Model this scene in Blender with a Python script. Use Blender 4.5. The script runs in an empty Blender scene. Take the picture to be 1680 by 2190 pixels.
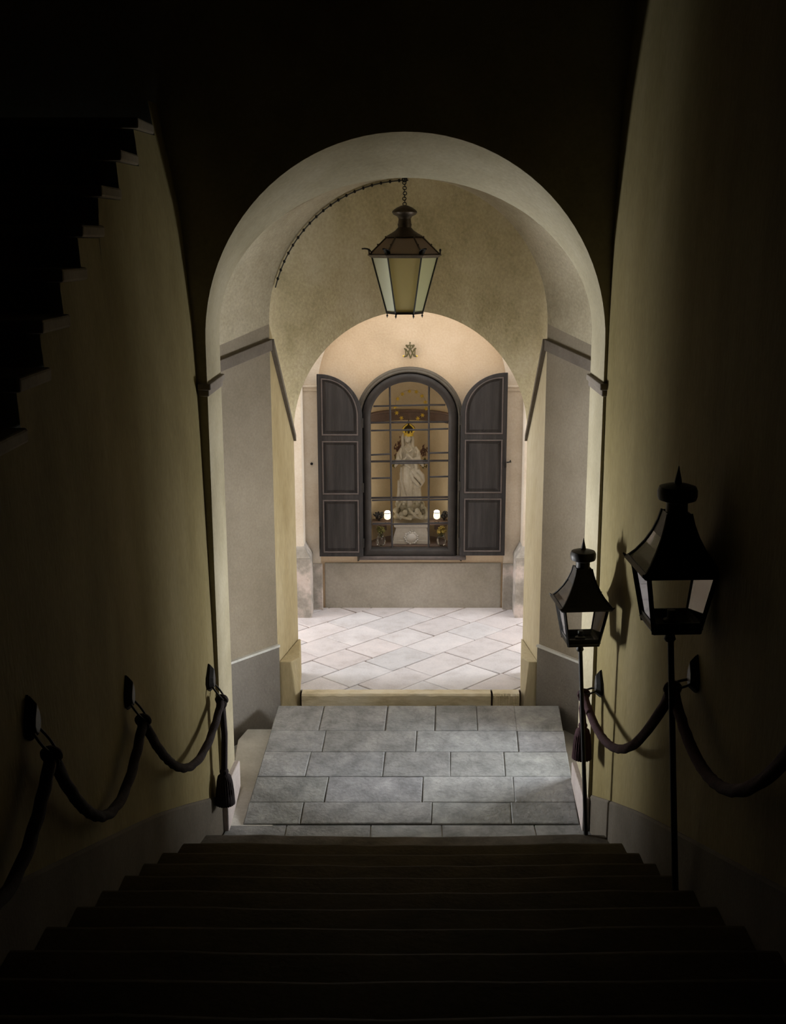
import bpy, bmesh, random
from math import *
from mathutils import Vector, Matrix
R = random.Random(7)
C = bpy.context.scene.collection

# ------------------------------------------------------------------ measuring helpers (metres, eye at 0,0,3.4 looking +Y)
TH = atan(.232); FP = 2500.; PX = 872.; PY = 1095.; EZ = 3.4
def ray(x, y):
    a = (x-PX)/FP; b = -(y-PY)/FP
    return (a, cos(TH)+b*sin(TH), -sin(TH)+b*cos(TH))
def UY(x, y, Y):
    r = ray(x, y); t = Y/r[1]; return Vector((r[0]*t, Y, EZ+r[2]*t))
def UZ(x, y, Z):
    r = ray(x, y); t = (Z-EZ)/r[2]; return Vector((r[0]*t, r[1]*t, Z))
def zy(y, Y): return UY(PX, y, Y).z
def xy(x, y, Y): return UY(x, y, Y).x

# ------------------------------------------------------------------ materials
def nodes(name):
    m = bpy.data.materials.new(name); m.use_nodes = True
    nt = m.node_tree; b = nt.nodes['Principled BSDF']
    return m, nt, b
def simple(name, col, rough=.5, metal=0., **kw):
    m, nt, b = nodes(name)
    b.inputs['Base Color'].default_value = (*col, 1); b.inputs['Roughness'].default_value = rough
    b.inputs['Metallic'].default_value = metal
    for k, v in kw.items(): b.inputs[k].default_value = v
    return m
def mottled(name, cols, scale=3., rough=.85, bump=.25, bscale=40., metal=0., stretch=(1, 1, 1), detail=8., fine=.25, bdist=.01, lo=.3, hi=.7):
    """two or three colours mixed by layered noise, with a fine bump"""
    m, nt, b = nodes(name); N = nt.nodes; L = nt.links
    tc = N.new('ShaderNodeTexCoord'); mp = N.new('ShaderNodeMapping'); mp.inputs['Scale'].default_value = stretch
    L.new(tc.outputs['Object'], mp.inputs['Vector'])
    n1 = N.new('ShaderNodeTexNoise'); n1.inputs['Scale'].default_value = scale; n1.inputs['Detail'].default_value = detail; n1.inputs['Roughness'].default_value = .62
    L.new(mp.outputs[0], n1.inputs['Vector'])
    cr = N.new('ShaderNodeValToRGB'); e = cr.color_ramp.elements
    e[0].position = lo; e[0].color = (*cols[0], 1); e[1].position = hi; e[1].color = (*cols[-1], 1)
    for k, c in enumerate(cols[1:-1]):
        q = e.new(lo+(hi-lo)*(k+1)/(len(cols)-1)); q.color = (*c, 1)
    L.new(n1.outputs['Fac'], cr.inputs['Fac'])
    n2 = N.new('ShaderNodeTexNoise'); n2.inputs['Scale'].default_value = bscale; n2.inputs['Detail'].default_value = 6
    L.new(mp.outputs[0], n2.inputs['Vector'])
    mx = N.new('ShaderNodeMix'); mx.data_type = 'RGBA'; mx.blend_type = 'OVERLAY'; mx.inputs[0].default_value = fine
    L.new(cr.outputs[0], mx.inputs[6]); L.new(n2.outputs['Color'], mx.inputs[7])
    hs = N.new('ShaderNodeRGBToBW'); L.new(n2.outputs['Color'], hs.inputs[0]); L.new(hs.outputs[0], mx.inputs[7])
    L.new(mx.outputs[2], b.inputs['Base Color'])
    bp = N.new('ShaderNodeBump'); bp.inputs['Strength'].default_value = bump; bp.inputs['Distance'].default_value = bdist
    L.new(n2.outputs['Fac'], bp.inputs['Height']); L.new(bp.outputs[0], b.inputs['Normal'])
    b.inputs['Roughness'].default_value = rough; b.inputs['Metallic'].default_value = metal; b.inputs['Specular IOR Level'].default_value = .5 if metal else .2
    return m
def tinted(name, cols, scale=6., rough=.7, bump=.2, bscale=60., pits=None, veins=0.):
    """stone whose slabs carry their own tint in a colour attribute"""
    m = mottled(name, cols, scale, rough, bump, bscale); nt = m.node_tree; N = nt.nodes; L = nt.links
    b = N['Principled BSDF']; src = b.inputs['Base Color'].links[0].from_socket
    at = N.new('ShaderNodeAttribute'); at.attribute_name = 'tint'
    mx = N.new('ShaderNodeMix'); mx.data_type = 'RGBA'; mx.blend_type = 'MULTIPLY'; mx.inputs[0].default_value = 1
    L.new(src, mx.inputs[6]); L.new(at.outputs['Color'], mx.inputs[7]); last = mx.outputs[2]
    if veins:
        tc = N.new('ShaderNodeTexCoord'); w = N.new('ShaderNodeTexNoise'); w.inputs['Scale'].default_value = 5.; w.inputs['Detail'].default_value = 9; w.inputs['Distortion'].default_value = 1.6
        L.new(tc.outputs['Object'], w.inputs['Vector'])
        r = N.new('ShaderNodeValToRGB'); e = r.color_ramp.elements
        e[0].position = .47; e[0].color = (1, 1, 1, 1); e[1].position = .53; e[1].color = (1, 1, 1, 1); q = e.new(.5); q.color = (1-veins,)*3+(1,)
        L.new(w.outputs['Fac'], r.inputs['Fac'])
        m2 = N.new('ShaderNodeMix'); m2.data_type = 'RGBA'; m2.blend_type = 'MULTIPLY'; m2.inputs[0].default_value = 1
        L.new(last, m2.inputs[6]); L.new(r.outputs[0], m2.inputs[7]); last = m2.outputs[2]
    L.new(last, b.inputs['Base Color'])
    return m
def thin_glass(name, tint=(1, 1, 1), refl=.08, rough=.02):
    m, nt, b = nodes(name); N = nt.nodes; L = nt.links; N.remove(b)
    t = N.new('ShaderNodeBsdfTransparent'); t.inputs[0].default_value = (*tint, 1)
    g = N.new('ShaderNodeBsdfGlossy'); g.inputs['Roughness'].default_value = rough
    mx = N.new('ShaderNodeMixShader'); lw = N.new('ShaderNodeFresnel'); lw.inputs[0].default_value = 1.35
    L.new(lw.outputs[0], mx.inputs[0]); L.new(t.outputs[0], mx.inputs[1]); L.new(g.outputs[0], mx.inputs[2])
    L.new(mx.outputs[0], N['Material Output'].inputs[0]); return m
def milk_glass(name, col, mixf=.6):
    m, nt, b = nodes(name); N = nt.nodes; L = nt.links; N.remove(b)
    t = N.new('ShaderNodeBsdfTransparent'); t.inputs[0].default_value = (*[min(1, c*1.05) for c in col], 1)
    tr = N.new('ShaderNodeBsdfTranslucent'); tr.inputs[0].default_value = (*col, 1)
    d = N.new('ShaderNodeBsdfDiffuse'); d.inputs[0].default_value = (*col, 1)
    m1 = N.new('ShaderNodeMixShader'); m1.inputs[0].default_value = .5
    m2 = N.new('ShaderNodeMixShader'); m2.inputs[0].default_value = mixf
    L.new(tr.outputs[0], m1.inputs[1]); L.new(d.outputs[0], m1.inputs[2])
    L.new(t.outputs[0], m2.inputs[1]); L.new(m1.outputs[0], m2.inputs[2]); L.new(m2.outputs[0], N['Material Output'].inputs[0]); return m
def glow(name, col, s):
    m, nt, b = nodes(name); b.inputs['Base Color'].default_value = (*col, 1)
    b.inputs['Emission Color'].default_value = (*col, 1); b.inputs['Emission Strength'].default_value = s; return m

M = {}
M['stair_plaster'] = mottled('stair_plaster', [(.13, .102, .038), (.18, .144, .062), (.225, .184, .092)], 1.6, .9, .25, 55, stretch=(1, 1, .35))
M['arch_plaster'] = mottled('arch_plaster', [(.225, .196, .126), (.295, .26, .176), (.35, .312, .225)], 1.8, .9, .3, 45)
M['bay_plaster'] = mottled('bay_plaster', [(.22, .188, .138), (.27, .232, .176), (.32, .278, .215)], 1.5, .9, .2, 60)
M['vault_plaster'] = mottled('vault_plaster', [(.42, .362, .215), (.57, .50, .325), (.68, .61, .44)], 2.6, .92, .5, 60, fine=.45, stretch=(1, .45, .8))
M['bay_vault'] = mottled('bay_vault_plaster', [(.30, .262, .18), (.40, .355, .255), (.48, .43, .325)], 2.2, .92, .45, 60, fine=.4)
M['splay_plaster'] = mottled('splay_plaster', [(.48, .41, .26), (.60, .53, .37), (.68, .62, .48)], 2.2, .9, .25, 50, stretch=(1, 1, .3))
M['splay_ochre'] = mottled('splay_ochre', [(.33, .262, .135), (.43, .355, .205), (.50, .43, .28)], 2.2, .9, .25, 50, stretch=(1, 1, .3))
M['shrine_plaster'] = mottled('shrine_plaster', [(.60, .48, .345), (.68, .55, .40), (.74, .61, .465)], 2.0, .9, .15, 60)
M['pier_plaster'] = mottled('pier_plaster', [(.58, .51, .42), (.68, .61, .52), (.75, .70, .62)], 2.2, .9, .2, 60)
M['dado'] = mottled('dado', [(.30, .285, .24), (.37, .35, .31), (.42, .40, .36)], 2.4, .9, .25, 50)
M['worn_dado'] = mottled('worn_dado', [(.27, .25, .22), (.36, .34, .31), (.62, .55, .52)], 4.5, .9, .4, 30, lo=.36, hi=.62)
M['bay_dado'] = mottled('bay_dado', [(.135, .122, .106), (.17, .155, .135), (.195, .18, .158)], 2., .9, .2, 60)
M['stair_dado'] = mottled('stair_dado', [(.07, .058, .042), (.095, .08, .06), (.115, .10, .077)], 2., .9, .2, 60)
M['base_block'] = mottled('base_block', [(.30, .255, .235), (.38, .33, .31), (.45, .40, .375)], 3., .9, .3, 50)
M['trim'] = mottled('trim_plaster', [(.13, .11, .09), (.17, .145, .12), (.20, .175, .15)], 3, .9, .2, 60)
M['niche'] = mottled('niche_plaster', [(.68, .57, .38), (.78, .67, .46), (.83, .73, .53)], 1.8, .9, .1, 60)
M['niche_band'] = mottled('niche_band', [(.21, .155, .13), (.27, .20, .17)], 3, .8, .1, 60)
M['mortar'] = mottled('mortar', [(.15, .10, .075), (.25, .18, .145)], 9, .95, .4, 60)
M['paver'] = tinted('courtyard_paver', [(.56, .53, .54), (.655, .635, .655), (.72, .69, .705)], 6, .75, .25, 70)
M['ramp'] = tinted('ramp_stone', [(.18, .182, .184), (.265, .27, .27), (.37, .37, .368)], 7, .7, .5, 45, veins=.16)
M['joint'] = mottled('joint', [(.10, .095, .09), (.16, .15, .14)], 9, .95, .4, 60)
M['side_stone'] = mottled('side_stone', [(.52, .515, .48), (.62, .615, .58), (.70, .695, .66)], 6, .7, .3, 50)
M['threshold'] = mottled('threshold_stone', [(.42, .35, .21), (.70, .62, .45), (.80, .74, .60)], 7, .8, .6, 30, stretch=(.5, 1, 1.6))
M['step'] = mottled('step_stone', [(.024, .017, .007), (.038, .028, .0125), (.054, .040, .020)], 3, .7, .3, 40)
M['step_lit'] = mottled('step_lit', [(.05, .043, .034), (.085, .074, .060), (.12, .105, .09)], 4, .85, .4, 40)  # lowest tread only: light falling on it put into a paler stone colour
for q_ in ('step', 'step_lit'): M[q_].node_tree.nodes['Principled BSDF'].inputs['Specular IOR Level'].default_value = .03
M['dark_stone'] = mottled('dark_stone', [(.13, .105, .07), (.2, .165, .115)], 3, .8, .3, 40)
M['iron'] = mottled('black_iron', [(.012, .011, .010), (.022, .020, .017)], 12, .5, .1, 80, metal=.5)
M['bronze'] = mottled('lantern_bronze', [(.045, .032, .020), (.085, .062, .040)], 14, .42, .1, 80, metal=.6)
M['wood'] = mottled('shutter_wood', [(.024, .023, .024), (.037, .035, .036), (.054, .050, .051)], 5, .75, .3, 45, stretch=(4, 4, .35))
M['wood_red'] = mottled('shutter_edge', [(.085, .072, .07), (.135, .115, .11)], 6, .6, .2, 45)  # paler than the boards: light caught on the moulding lips put into colour
M['frame'] = mottled('window_frame_paint', [(.028, .025, .024), (.05, .045, .043)], 6, .5, .15, 50)
M['bar'] = simple('window_bar_paint', (.035, .032, .035), .6)
M['architrave'] = mottled('architrave', [(.10, .09, .075), (.15, .135, .112)], 6, .7, .15, 50)
M['sadbar'] = simple('iron_bar', (.045, .04, .045), .5)
M['rope'] = mottled('rope_fibre', [(.030, .014, .016), (.060, .026, .030)], 30, .9, .3, 120)
M['rope_dark'] = mottled('rope_fibre_dark', [(.022, .016, .016), (.04, .03, .03)], 30, .9, .3, 120)
M['statue'] = mottled('statue_stone', [(.44, .40, .31), (.60, .56, .46), (.70, .66, .57)], 5, .75, .3, 50)
M['cloud'] = mottled('cloud_stone', [(.26, .23, .15), (.40, .36, .26), (.52, .48, .38)], 9, .8, .4, 50)
M['pedestal'] = mottled('pedestal_stone', [(.52, .50, .46), (.60, .58, .54)], 5, .75, .2, 50)
M['marble'] = mottled('white_marble', [(.66, .66, .66), (.8, .8, .8)], 8, .5, .2, 50)
M['gold'] = simple('gilt', (.80, .58, .08), .4, .25)
M['gilt_dark'] = simple('blackened_gilt', (.055, .04, .015), .4, .6)
M['emblem'] = simple('emblem_metal', (.10, .085, .035), .45, .5)
M['glass'] = thin_glass('clear_glass')
M['pane_left'] = milk_glass('milk_pane', (.93, .94, .84), .66)
M['pane_amber'] = milk_glass('amber_pane', (.84, .78, .53), .40)
M['pane_green'] = milk_glass('green_pane', (.80, .80, .60), .58)
M['roof_pane'] = milk_glass('roof_pane', (.50, .42, .37), .45)
M['candle'] = glow('votive_glow', (1., .80, .52), 1.6)
M['candle_top'] = glow('votive_wax', (1., .92, .78), 4.)
M['leaf_dark'] = mottled('dark_leaf', [(.05, .05, .055), (.10, .095, .09)], 20, .8, .1, 60)
M['leaf'] = mottled('olive_leaf', [(.10, .095, .03), (.20, .18, .06)], 20, .8, .1, 60)
M['bloom'] = mottled('ochre_bloom', [(.34, .24, .05), (.45, .34, .10)], 20, .8, .1, 60)
M['dried'] = mottled('dried_flower', [(.14, .075, .06), (.24, .14, .11)], 20, .9, .1, 60)
M['cable'] = simple('cable_rubber', (.05, .045, .04), .7)
M['hidden'] = mottled('rough_plaster', [(.12, .10, .07), (.16, .135, .09)], 1.5, .95, .2, 40)

# ------------------------------------------------------------------ mesh builder
class MB:
    def __init__(s): s.v = []; s.f = []; s.t = []
    def add(s, vs, fs, tint=None):
        b = len(s.v); s.v += [tuple(v) for v in vs]; s.f += [tuple(b+i for i in f) for f in fs]; s.t += [tint or (1, 1, 1)]*len(vs); return s
    def box(s, a, b, tint=None):
        x0, y0, z0 = [min(p, q) for p, q in zip(a, b)]; x1, y1, z1 = [max(p, q) for p, q in zip(a, b)]
        return s.add([(x0, y0, z0), (x1, y0, z0), (x1, y1, z0), (x0, y1, z0), (x0, y0, z1), (x1, y0, z1), (x1, y1, z1), (x0, y1, z1)],
                     [(3, 2, 1, 0), (4, 5, 6, 7), (0, 1, 5, 4), (1, 2, 6, 5), (2, 3, 7, 6), (3, 0, 4, 7)], tint)
    def quad(s, *p): return s.add(p, [tuple(range(len(p)))])
    def hexa(s, lo, hi, tint=None):      # two rings of points (bottom, top) joined into a closed solid
        n = len(lo)
        return s.add(list(lo)+list(hi), [tuple(range(n-1, -1, -1)), tuple(range(n, 2*n))]+[(i, (i+1) % n, n+(i+1) % n, n+i) for i in range(n)], tint)
    def grid(s, rows, closed=False):
        n = len(rows[0]); fs = []
        for i in range(len(rows)-1):
            for j in range(n if closed else n-1):
                k = (j+1) % n; fs.append((i*n+j, i*n+k, (i+1)*n+k, (i+1)*n+j))
        return s.add([p for r in rows for p in r], fs)
    def tube(s, pts, rad, n=8, caps=True, twist=None):
        pts = [Vector(p) for p in pts]; m = len(pts); rad = rad if hasattr(rad, '__len__') else [rad]*m
        T = [(pts[min(i+1, m-1)]-pts[max(i-1, 0)]).normalized() for i in range(m)]
        up = Vector((0, 0, 1)) if abs(T[0].z) < .9 else Vector((1, 0, 0)); u = T[0].cross(up).normalized(); rows = []; d = 0
        for i in range(m):
            u = (u-T[i]*u.dot(T[i])).normalized(); w = T[i].cross(u)
            if i: d += (pts[i]-pts[i-1]).length
            row = []
            for k in range(n):
                a = 2*pi*k/n; r = rad[i]
                if twist: r *= 1+twist[0]*abs(cos(1.5*(a-twist[1]*d)))-twist[0]*.5
                row.append(pts[i]+(u*cos(a)+w*sin(a))*r)
            rows.append(row)
        b = len(s.v); s.grid(rows, True)
        if caps: s.f.append(tuple(b+k for k in range(n-1, -1, -1))); s.f.append(tuple(b+(m-1)*n+k for k in range(n)))
        return s
    def lathe(s, prof, c=(0, 0, 0), n=24, ph=0., sq=False, caps=True, lobes=None):
        c = Vector(c); rows = []
        for r, z in prof:
            k = sqrt(2) if sq else 1
            rows.append([c+Vector((r*k*cos(ph+2*pi*i/n)*(1+(lobes[1]*cos(lobes[0]*2*pi*i/n) if lobes else 0)), r*k*sin(ph+2*pi*i/n)*(1+(lobes[1]*cos(lobes[0]*2*pi*i/n) if lobes else 0)), z)) for i in range(n)])
        b = len(s.v); s.grid(rows, True)
        if caps: s.f.append(tuple(b+k for k in range(n-1, -1, -1))); s.f.append(tuple(b+(len(prof)-1)*n+k for k in range(n)))
        return s
    def ball(s, c, r, n=12, m=8):
        r = r if hasattr(r, '__len__') else (r, r, r); c = Vector(c)
        vs = [c-Vector((0, 0, r[2]))]; fs = []
        for i in range(1, m):
            e = -pi/2+pi*i/m
            vs += [c+Vector((r[0]*cos(e)*cos(2*pi*k/n), r[1]*cos(e)*sin(2*pi*k/n), r[2]*sin(e))) for k in range(n)]
        vs.append(c+Vector((0, 0, r[2]))); t = len(vs)-1
        for k in range(n):
            q = (k+1) % n; fs.append((0, 1+q, 1+k)); fs.append((t, t-n+k, t-n+q))
            for i in range(m-2): a = 1+i*n; fs.append((a+k, a+q, a+n+q, a+n+k))
        return s.add(vs, fs)
    def torus(s, c, ax, R_, r, n=16, m=6, sc=(1, 1)):
        ax = Vector(ax).normalized(); u = ax.orthogonal().normalized(); w = ax.cross(u); c = Vector(c); rows = []
        for i in range(n):
            a = 2*pi*i/n; d = u*cos(a)*sc[0]+w*sin(a)*sc[1]; rows.append([c+d*R_+(d.normalized()*cos(2*pi*k/m)+ax*sin(2*pi*k/m))*r for k in range(m)])
        rows.append(rows[0]); return s.grid(rows, True)
    def plate(s, pts, y0, y1):           # outline in X-Z, thickness along Y
        return s.hexa([(x, y1, z) for x, z in pts], [(x, y0, z) for x, z in pts])
    def ring(s, outer, inner, y0, y1):   # frame between two outlines of equal count
        n = len(outer); vs = [(x, y0, z) for x, z in outer]+[(x, y0, z) for x, z in inner]+[(x, y1, z) for x, z in outer]+[(x, y1, z) for x, z in inner]; fs = []
        for i in range(n):
            j = (i+1) % n
            fs += [(i, j, n+j, n+i), (2*n+j, 2*n+i, 3*n+i, 3*n+j), (j, i, 2*n+i, 2*n+j), (n+i, n+j, 3*n+j, 3*n+i)]
        return s.add(vs, fs)
    def build(s, name, mat, parent=None, world=False, smooth=False, bevel=0., ang=.6, tints=False, recalc=True):
        me = bpy.data.meshes.new(name); off = Vector(parent.location) if (parent and world) else Vector((0, 0, 0))
        me.from_pydata([Vector(v)-off for v in s.v], [], s.f); me.update()
        if tints:
            a = me.color_attributes.new('tint', 'FLOAT_COLOR', 'POINT')
            for i, t in enumerate(s.t): a.data[i].color = (*t, 1)
        bm = bmesh.new(); bm.from_mesh(me)
        if recalc: bmesh.ops.recalc_face_normals(bm, faces=bm.faces)
        if smooth:
            for f in bm.faces: f.smooth = True
            for e in bm.edges:
                if len(e.link_faces) == 2 and e.calc_face_angle(0) > ang: e.smooth = False
        bm.to_mesh(me); bm.free()
        me.materials.append(mat if not isinstance(mat, str) else M[mat])
        o = bpy.data.objects.new(name, me); C.objects.link(o)
        if parent: o.parent = parent
        if bevel:
            md = o.modifiers.new('edge', 'BEVEL'); md.width = bevel; md.segments = 2; md.limit_method = 'ANGLE'
        return o

def thing(name, label, cat, loc=(0, 0, 0), rz=0., group=None):
    o = bpy.data.objects.new(name, None); o.empty_display_size = .1; C.objects.link(o); o.location = loc; o.rotation_euler = (0, 0, rz)
    return tag(o, label, cat, group)
def tag(o, label, cat, group=None):
    o['label'] = label; o['category'] = cat
    if group: o['group'] = group
    return o
def struct(o, label=None, cat=None):
    o['kind'] = 'structure'
    if label: o['label'] = label
    if cat: o['category'] = cat
    return o
def dup(root, loc, rz=None, label=None):
    r = root.copy(); C.objects.link(r); r.location = loc
    if rz is not None: r.rotation_euler = (0, 0, rz)
    if label: r['label'] = label
    for ch in list(root.children):
        c = ch.copy(); C.objects.link(c); c.parent = r
        for g in list(ch.children): d = g.copy(); C.objects.link(d); d.parent = c
    return r

# ------------------------------------------------------------------ arches
NA = 48
def arch(xl, xr, zb, zs, rise, o=0., n=NA):
    """outline (x, z) from bottom left over the crown to bottom right; o widens it outwards"""
    c = (xl+xr)/2; a = (xr-xl)/2+o; b = rise+o
    return [(c-a, zb-o)]+[(c-a*cos(pi*i/n), zs+b*sin(pi*i/n)) for i in range(n+1)]+[(c+a, zb-o)]
def at_y(pts, y): return [(x, y, z) for x, z in pts]
def surround(pts, x0, x1, z0, z1):
    """outer rectangle points matching an arch outline"""
    out = []; c = (pts[0][0]+pts[-1][0])/2; zs = pts[1][1]
    for i, (x, z) in enumerate(pts):
        if i == 0: out.append((x0, z0))
        elif i == len(pts)-1: out.append((x1, z0))
        else:
            t = pi*(i-1)/(len(pts)-3); dx, dz = -cos(t), sin(t); k = 1e9
            if dx < -1e-9: k = min(k, (x0-c)/dx)
            if dx > 1e-9: k = min(k, (x1-c)/dx)
            if dz > 1e-9: k = min(k, (z1-zs)/dz)
            out.append((c+dx*k, zs+dz*k))
    return out

D1, D1b, DM, D2, D3 = 6.30, 6.77, 7.50, 7.87, 8.30
ZC = .232                                   # courtyard floor level
A1 = arch(-1.083, 1.055, -.3, 2.87, 1.077)
A1b = arch(-1.083, 1.055, -.3, 2.88, .862)
AM = arch(-1.225, 1.195, -.3, 2.74, 1.05)
A2 = arch(-.925, .93, -.3, 2.86, .94)
A3 = arch(-.82, .856, -.3, 2.04, .88)

# arch wall at the foot of the stairs: face towards the stairs plus the reveal
mb = MB(); sur = surround(A1, -4.2, 4.2, -.6, 7.)
mb.grid([at_y(sur, D1), at_y(A1, D1)]); mb.grid([at_y(A1, D1), at_y(A1b, D1b)]); mb.grid([at_y(A1b, D1b), at_y(surround(A1b, -4.2, 4.2, -.6, 7.), D1b)])
struct(mb.build('wall_arch', 'arch_plaster', smooth=True, ang=.5), 'ochre plaster wall pierced by the wide round arch')
# bay walls and vault
def legs(P, side): return [P[0], P[1]] if side < 0 else [P[-1], P[-2]]
ZI = 2.70
DA, DB, DH = 6.83, 7.32, 2.40                # unseen bay doorways behind the outer jambs, added to light the stair walls
for side, nm in ((-1, 'left'), (1, 'right')):
    i = 0 if side < 0 else -1; x0, x1, x2 = A1b[i][0], AM[i][0], A2[i][0]
    xd = lambda D: x0+(x1-x0)*(D-D1b)/(DM-D1b); zd_ = lambda D: A1b[1][1]+(AM[1][1]-A1b[1][1])*(D-D1b)/(DM-D1b)
    col = lambda D, z0, x=None, zt=None: [((xd(D) if x is None else x), D, z0+((zd_(D) if zt is None else zt)-z0)*k/8) for k in range(9)]
    mb = MB(); mb.grid([col(D1b, -.3), col(DA, -.3)]); mb.grid([col(DA, DH), col(DB, DH)]); mb.grid([col(DB, -.3), col(DM, -.3), col(D2, -.3, x2, A2[1][1])])
    struct(mb.build('wall_bay_'+nm, 'bay_plaster'), 'grey beige plaster side wall of the bay between the two arches')
    xo = side*1.98; mb = MB(); a0, a1 = xd(DA), xd(DB)
    mb.quad((a0, DA, -.02), (xo, DA, -.02), (xo, DA, DH), (a0, DA, DH)); mb.quad((a1, DB, -.02), (xo, DB, -.02), (xo, DB, DH), (a1, DB, DH)); mb.quad((a0, DA, DH), (xo, DA, DH), (xo, DB, DH), (a1, DB, DH))
    struct(mb.build('wall_added_passage_'+nm, 'bay_plaster'), 'added unseen plaster passage letting daylight into the bay')
    mb = MB(); mb.box((side*1.05, DA, -.1), (xo, DB, -.002)); struct(mb.build('floor_added_passage_'+nm, 'side_stone'))
mb = MB(); mb.grid([at_y(A1b[1:-1], D1b), at_y(AM[1:-1], DM), at_y(A2[1:-1], D2)])
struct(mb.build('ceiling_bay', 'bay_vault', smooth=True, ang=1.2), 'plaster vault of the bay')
# raking inner vault and splayed jambs
mb = MB(); K = 10
rows = []
for k in range(K+1):
    t = k/K; rows.append([(a[0]*(1-t)+b[0]*t, D2+(D3-D2)*t, a[1]*(1-t)+b[1]*t) for a, b in zip(A2, A3)])
mb.grid([r[1:-1] for r in rows])
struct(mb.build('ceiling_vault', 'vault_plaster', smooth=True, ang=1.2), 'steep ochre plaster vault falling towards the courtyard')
for side, nm in ((-1, 'left'), (1, 'right')):
    mb = MB(); i = 0 if side < 0 else -1; j = 1 if side < 0 else -2
    mb.grid([[r[i], r[j]] for r in rows])
    struct(mb.build('wall_jamb_'+nm, 'splay_ochre' if side < 0 else 'splay_plaster'), 'splayed yellowish jamb of the inner arch')
# facade towards the courtyard
mb = MB(); sur = surround(A3, -5, 5, -.6, 7.); mb.grid([at_y(A3, D3), at_y(sur, D3+.02)])
struct(mb.build('wall_courtyard', 'pier_plaster'))

# ------------------------------------------------------------------ stairwell side walls
def prof(tab, z):
    if z <= tab[0][0]: return tab[0][1]
    for (a, xa), (b, xb) in zip(tab, tab[1:]):
        if z <= b: return xa+(xb-xa)*(z-a)/(b-a)
    return tab[-1][1]
TL = [(-.3, -1.089), (1.2, -1.106), (2.46, -1.13), (2.92, -1.146), (3.54, -1.19), (4.06, -1.284), (4.5, -1.36)]
TR = [(-.3, 1.078), (2.6, 1.071), (3.4, 1.075), (3.75, 1.09), (4.13, 1.106), (4.57, 1.138), (6.5, 1.30)]
FL = [(0, .155), (4.9, .155), (5.35, .15), (5.75, .10), (6.3, 0)]
def XL(D, z): return prof(TL, z)-prof(FL, D)*(1 if z < 3.4 else max(.15, 1-(z-3.4)*.9))
FR = [(0, .10), (4.9, .10), (5.4, .095), (5.9, .055), (6.3, 0)]
def XR(D, z): return prof(TR, z)+prof(FR, D)
UT, UR, UD, UZ0 = .325, .168, 5.50, 3.80        # the flight that rises along the dark side: going, rise, first nosing, its level
def tread(k): return (UD-UT*k, UZ0-UR*k)         # nosing position and level
edges = []                                       # wall pieces below each tread
for k in range(-2, 24):
    d, z = tread(k); a, b = d, min(d+UT, D1)
    if b > a: edges.append((a, b, z-.053 if k <= 10 else 6.3))
mb = MB()
for a, b, zt in edges:
    m = 4; rows = [[(XL(a+(b-a)*j/m, -.4+(zt+.4)*i/28), a+(b-a)*j/m, -.4+(zt+.4)*i/28) for i in range(29)] for j in range(m+1)]
    mb.grid(rows)
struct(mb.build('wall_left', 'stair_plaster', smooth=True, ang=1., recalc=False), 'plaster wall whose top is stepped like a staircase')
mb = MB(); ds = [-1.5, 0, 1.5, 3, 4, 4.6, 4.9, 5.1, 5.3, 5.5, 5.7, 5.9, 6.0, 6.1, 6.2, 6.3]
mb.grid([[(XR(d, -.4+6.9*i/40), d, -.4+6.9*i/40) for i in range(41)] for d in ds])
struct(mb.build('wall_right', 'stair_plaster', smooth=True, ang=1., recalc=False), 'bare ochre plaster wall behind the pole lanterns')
mb = MB(); mb.box((-2.9, -1.7, 6.4), (1.6, D1, 6.55)); struct(mb.build('ceiling', 'hidden'))
mb = MB(); mb.box((-2.9, -1.7, -.5), (1.6, -1.5, 6.5)); struct(mb.build('wall_rear', 'hidden'))
mb = MB(); mb.box((-2.9, -1.7, -.5), (-2.75, D1, 6.5)); struct(mb.build('wall_outer', 'hidden'))

# the rising flight (only its ends and undersides of darkness are seen)
t = thing('stone_staircase', 'upper flight of stone steps rising along the wall top into darkness', 'staircase', (-2., 3., UZ0))
for k in range(-1, 11):
    d, z = tread(k); y1 = min(d+UT+.02, D1-.004)
    if d > D1: continue
    xs = XL(min(max(d+.1, 0), D1), z)+.028
    mb = MB(); mb.box((-2.74, d-(.03 if k < 10 else -.004), z-.05), (xs, min(d+UT-.003, D1-.004), z)); mb.box((-2.74, d+.005, z-UR-.02), (min(XL(max(d-.05, 0), z-UR), XL(min(y1, D1), z-UR), XL(min(y1, D1), z))-.045, y1, z-.045))
    mb.build('step', 'dark_stone', t, True, bevel=.01)

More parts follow.
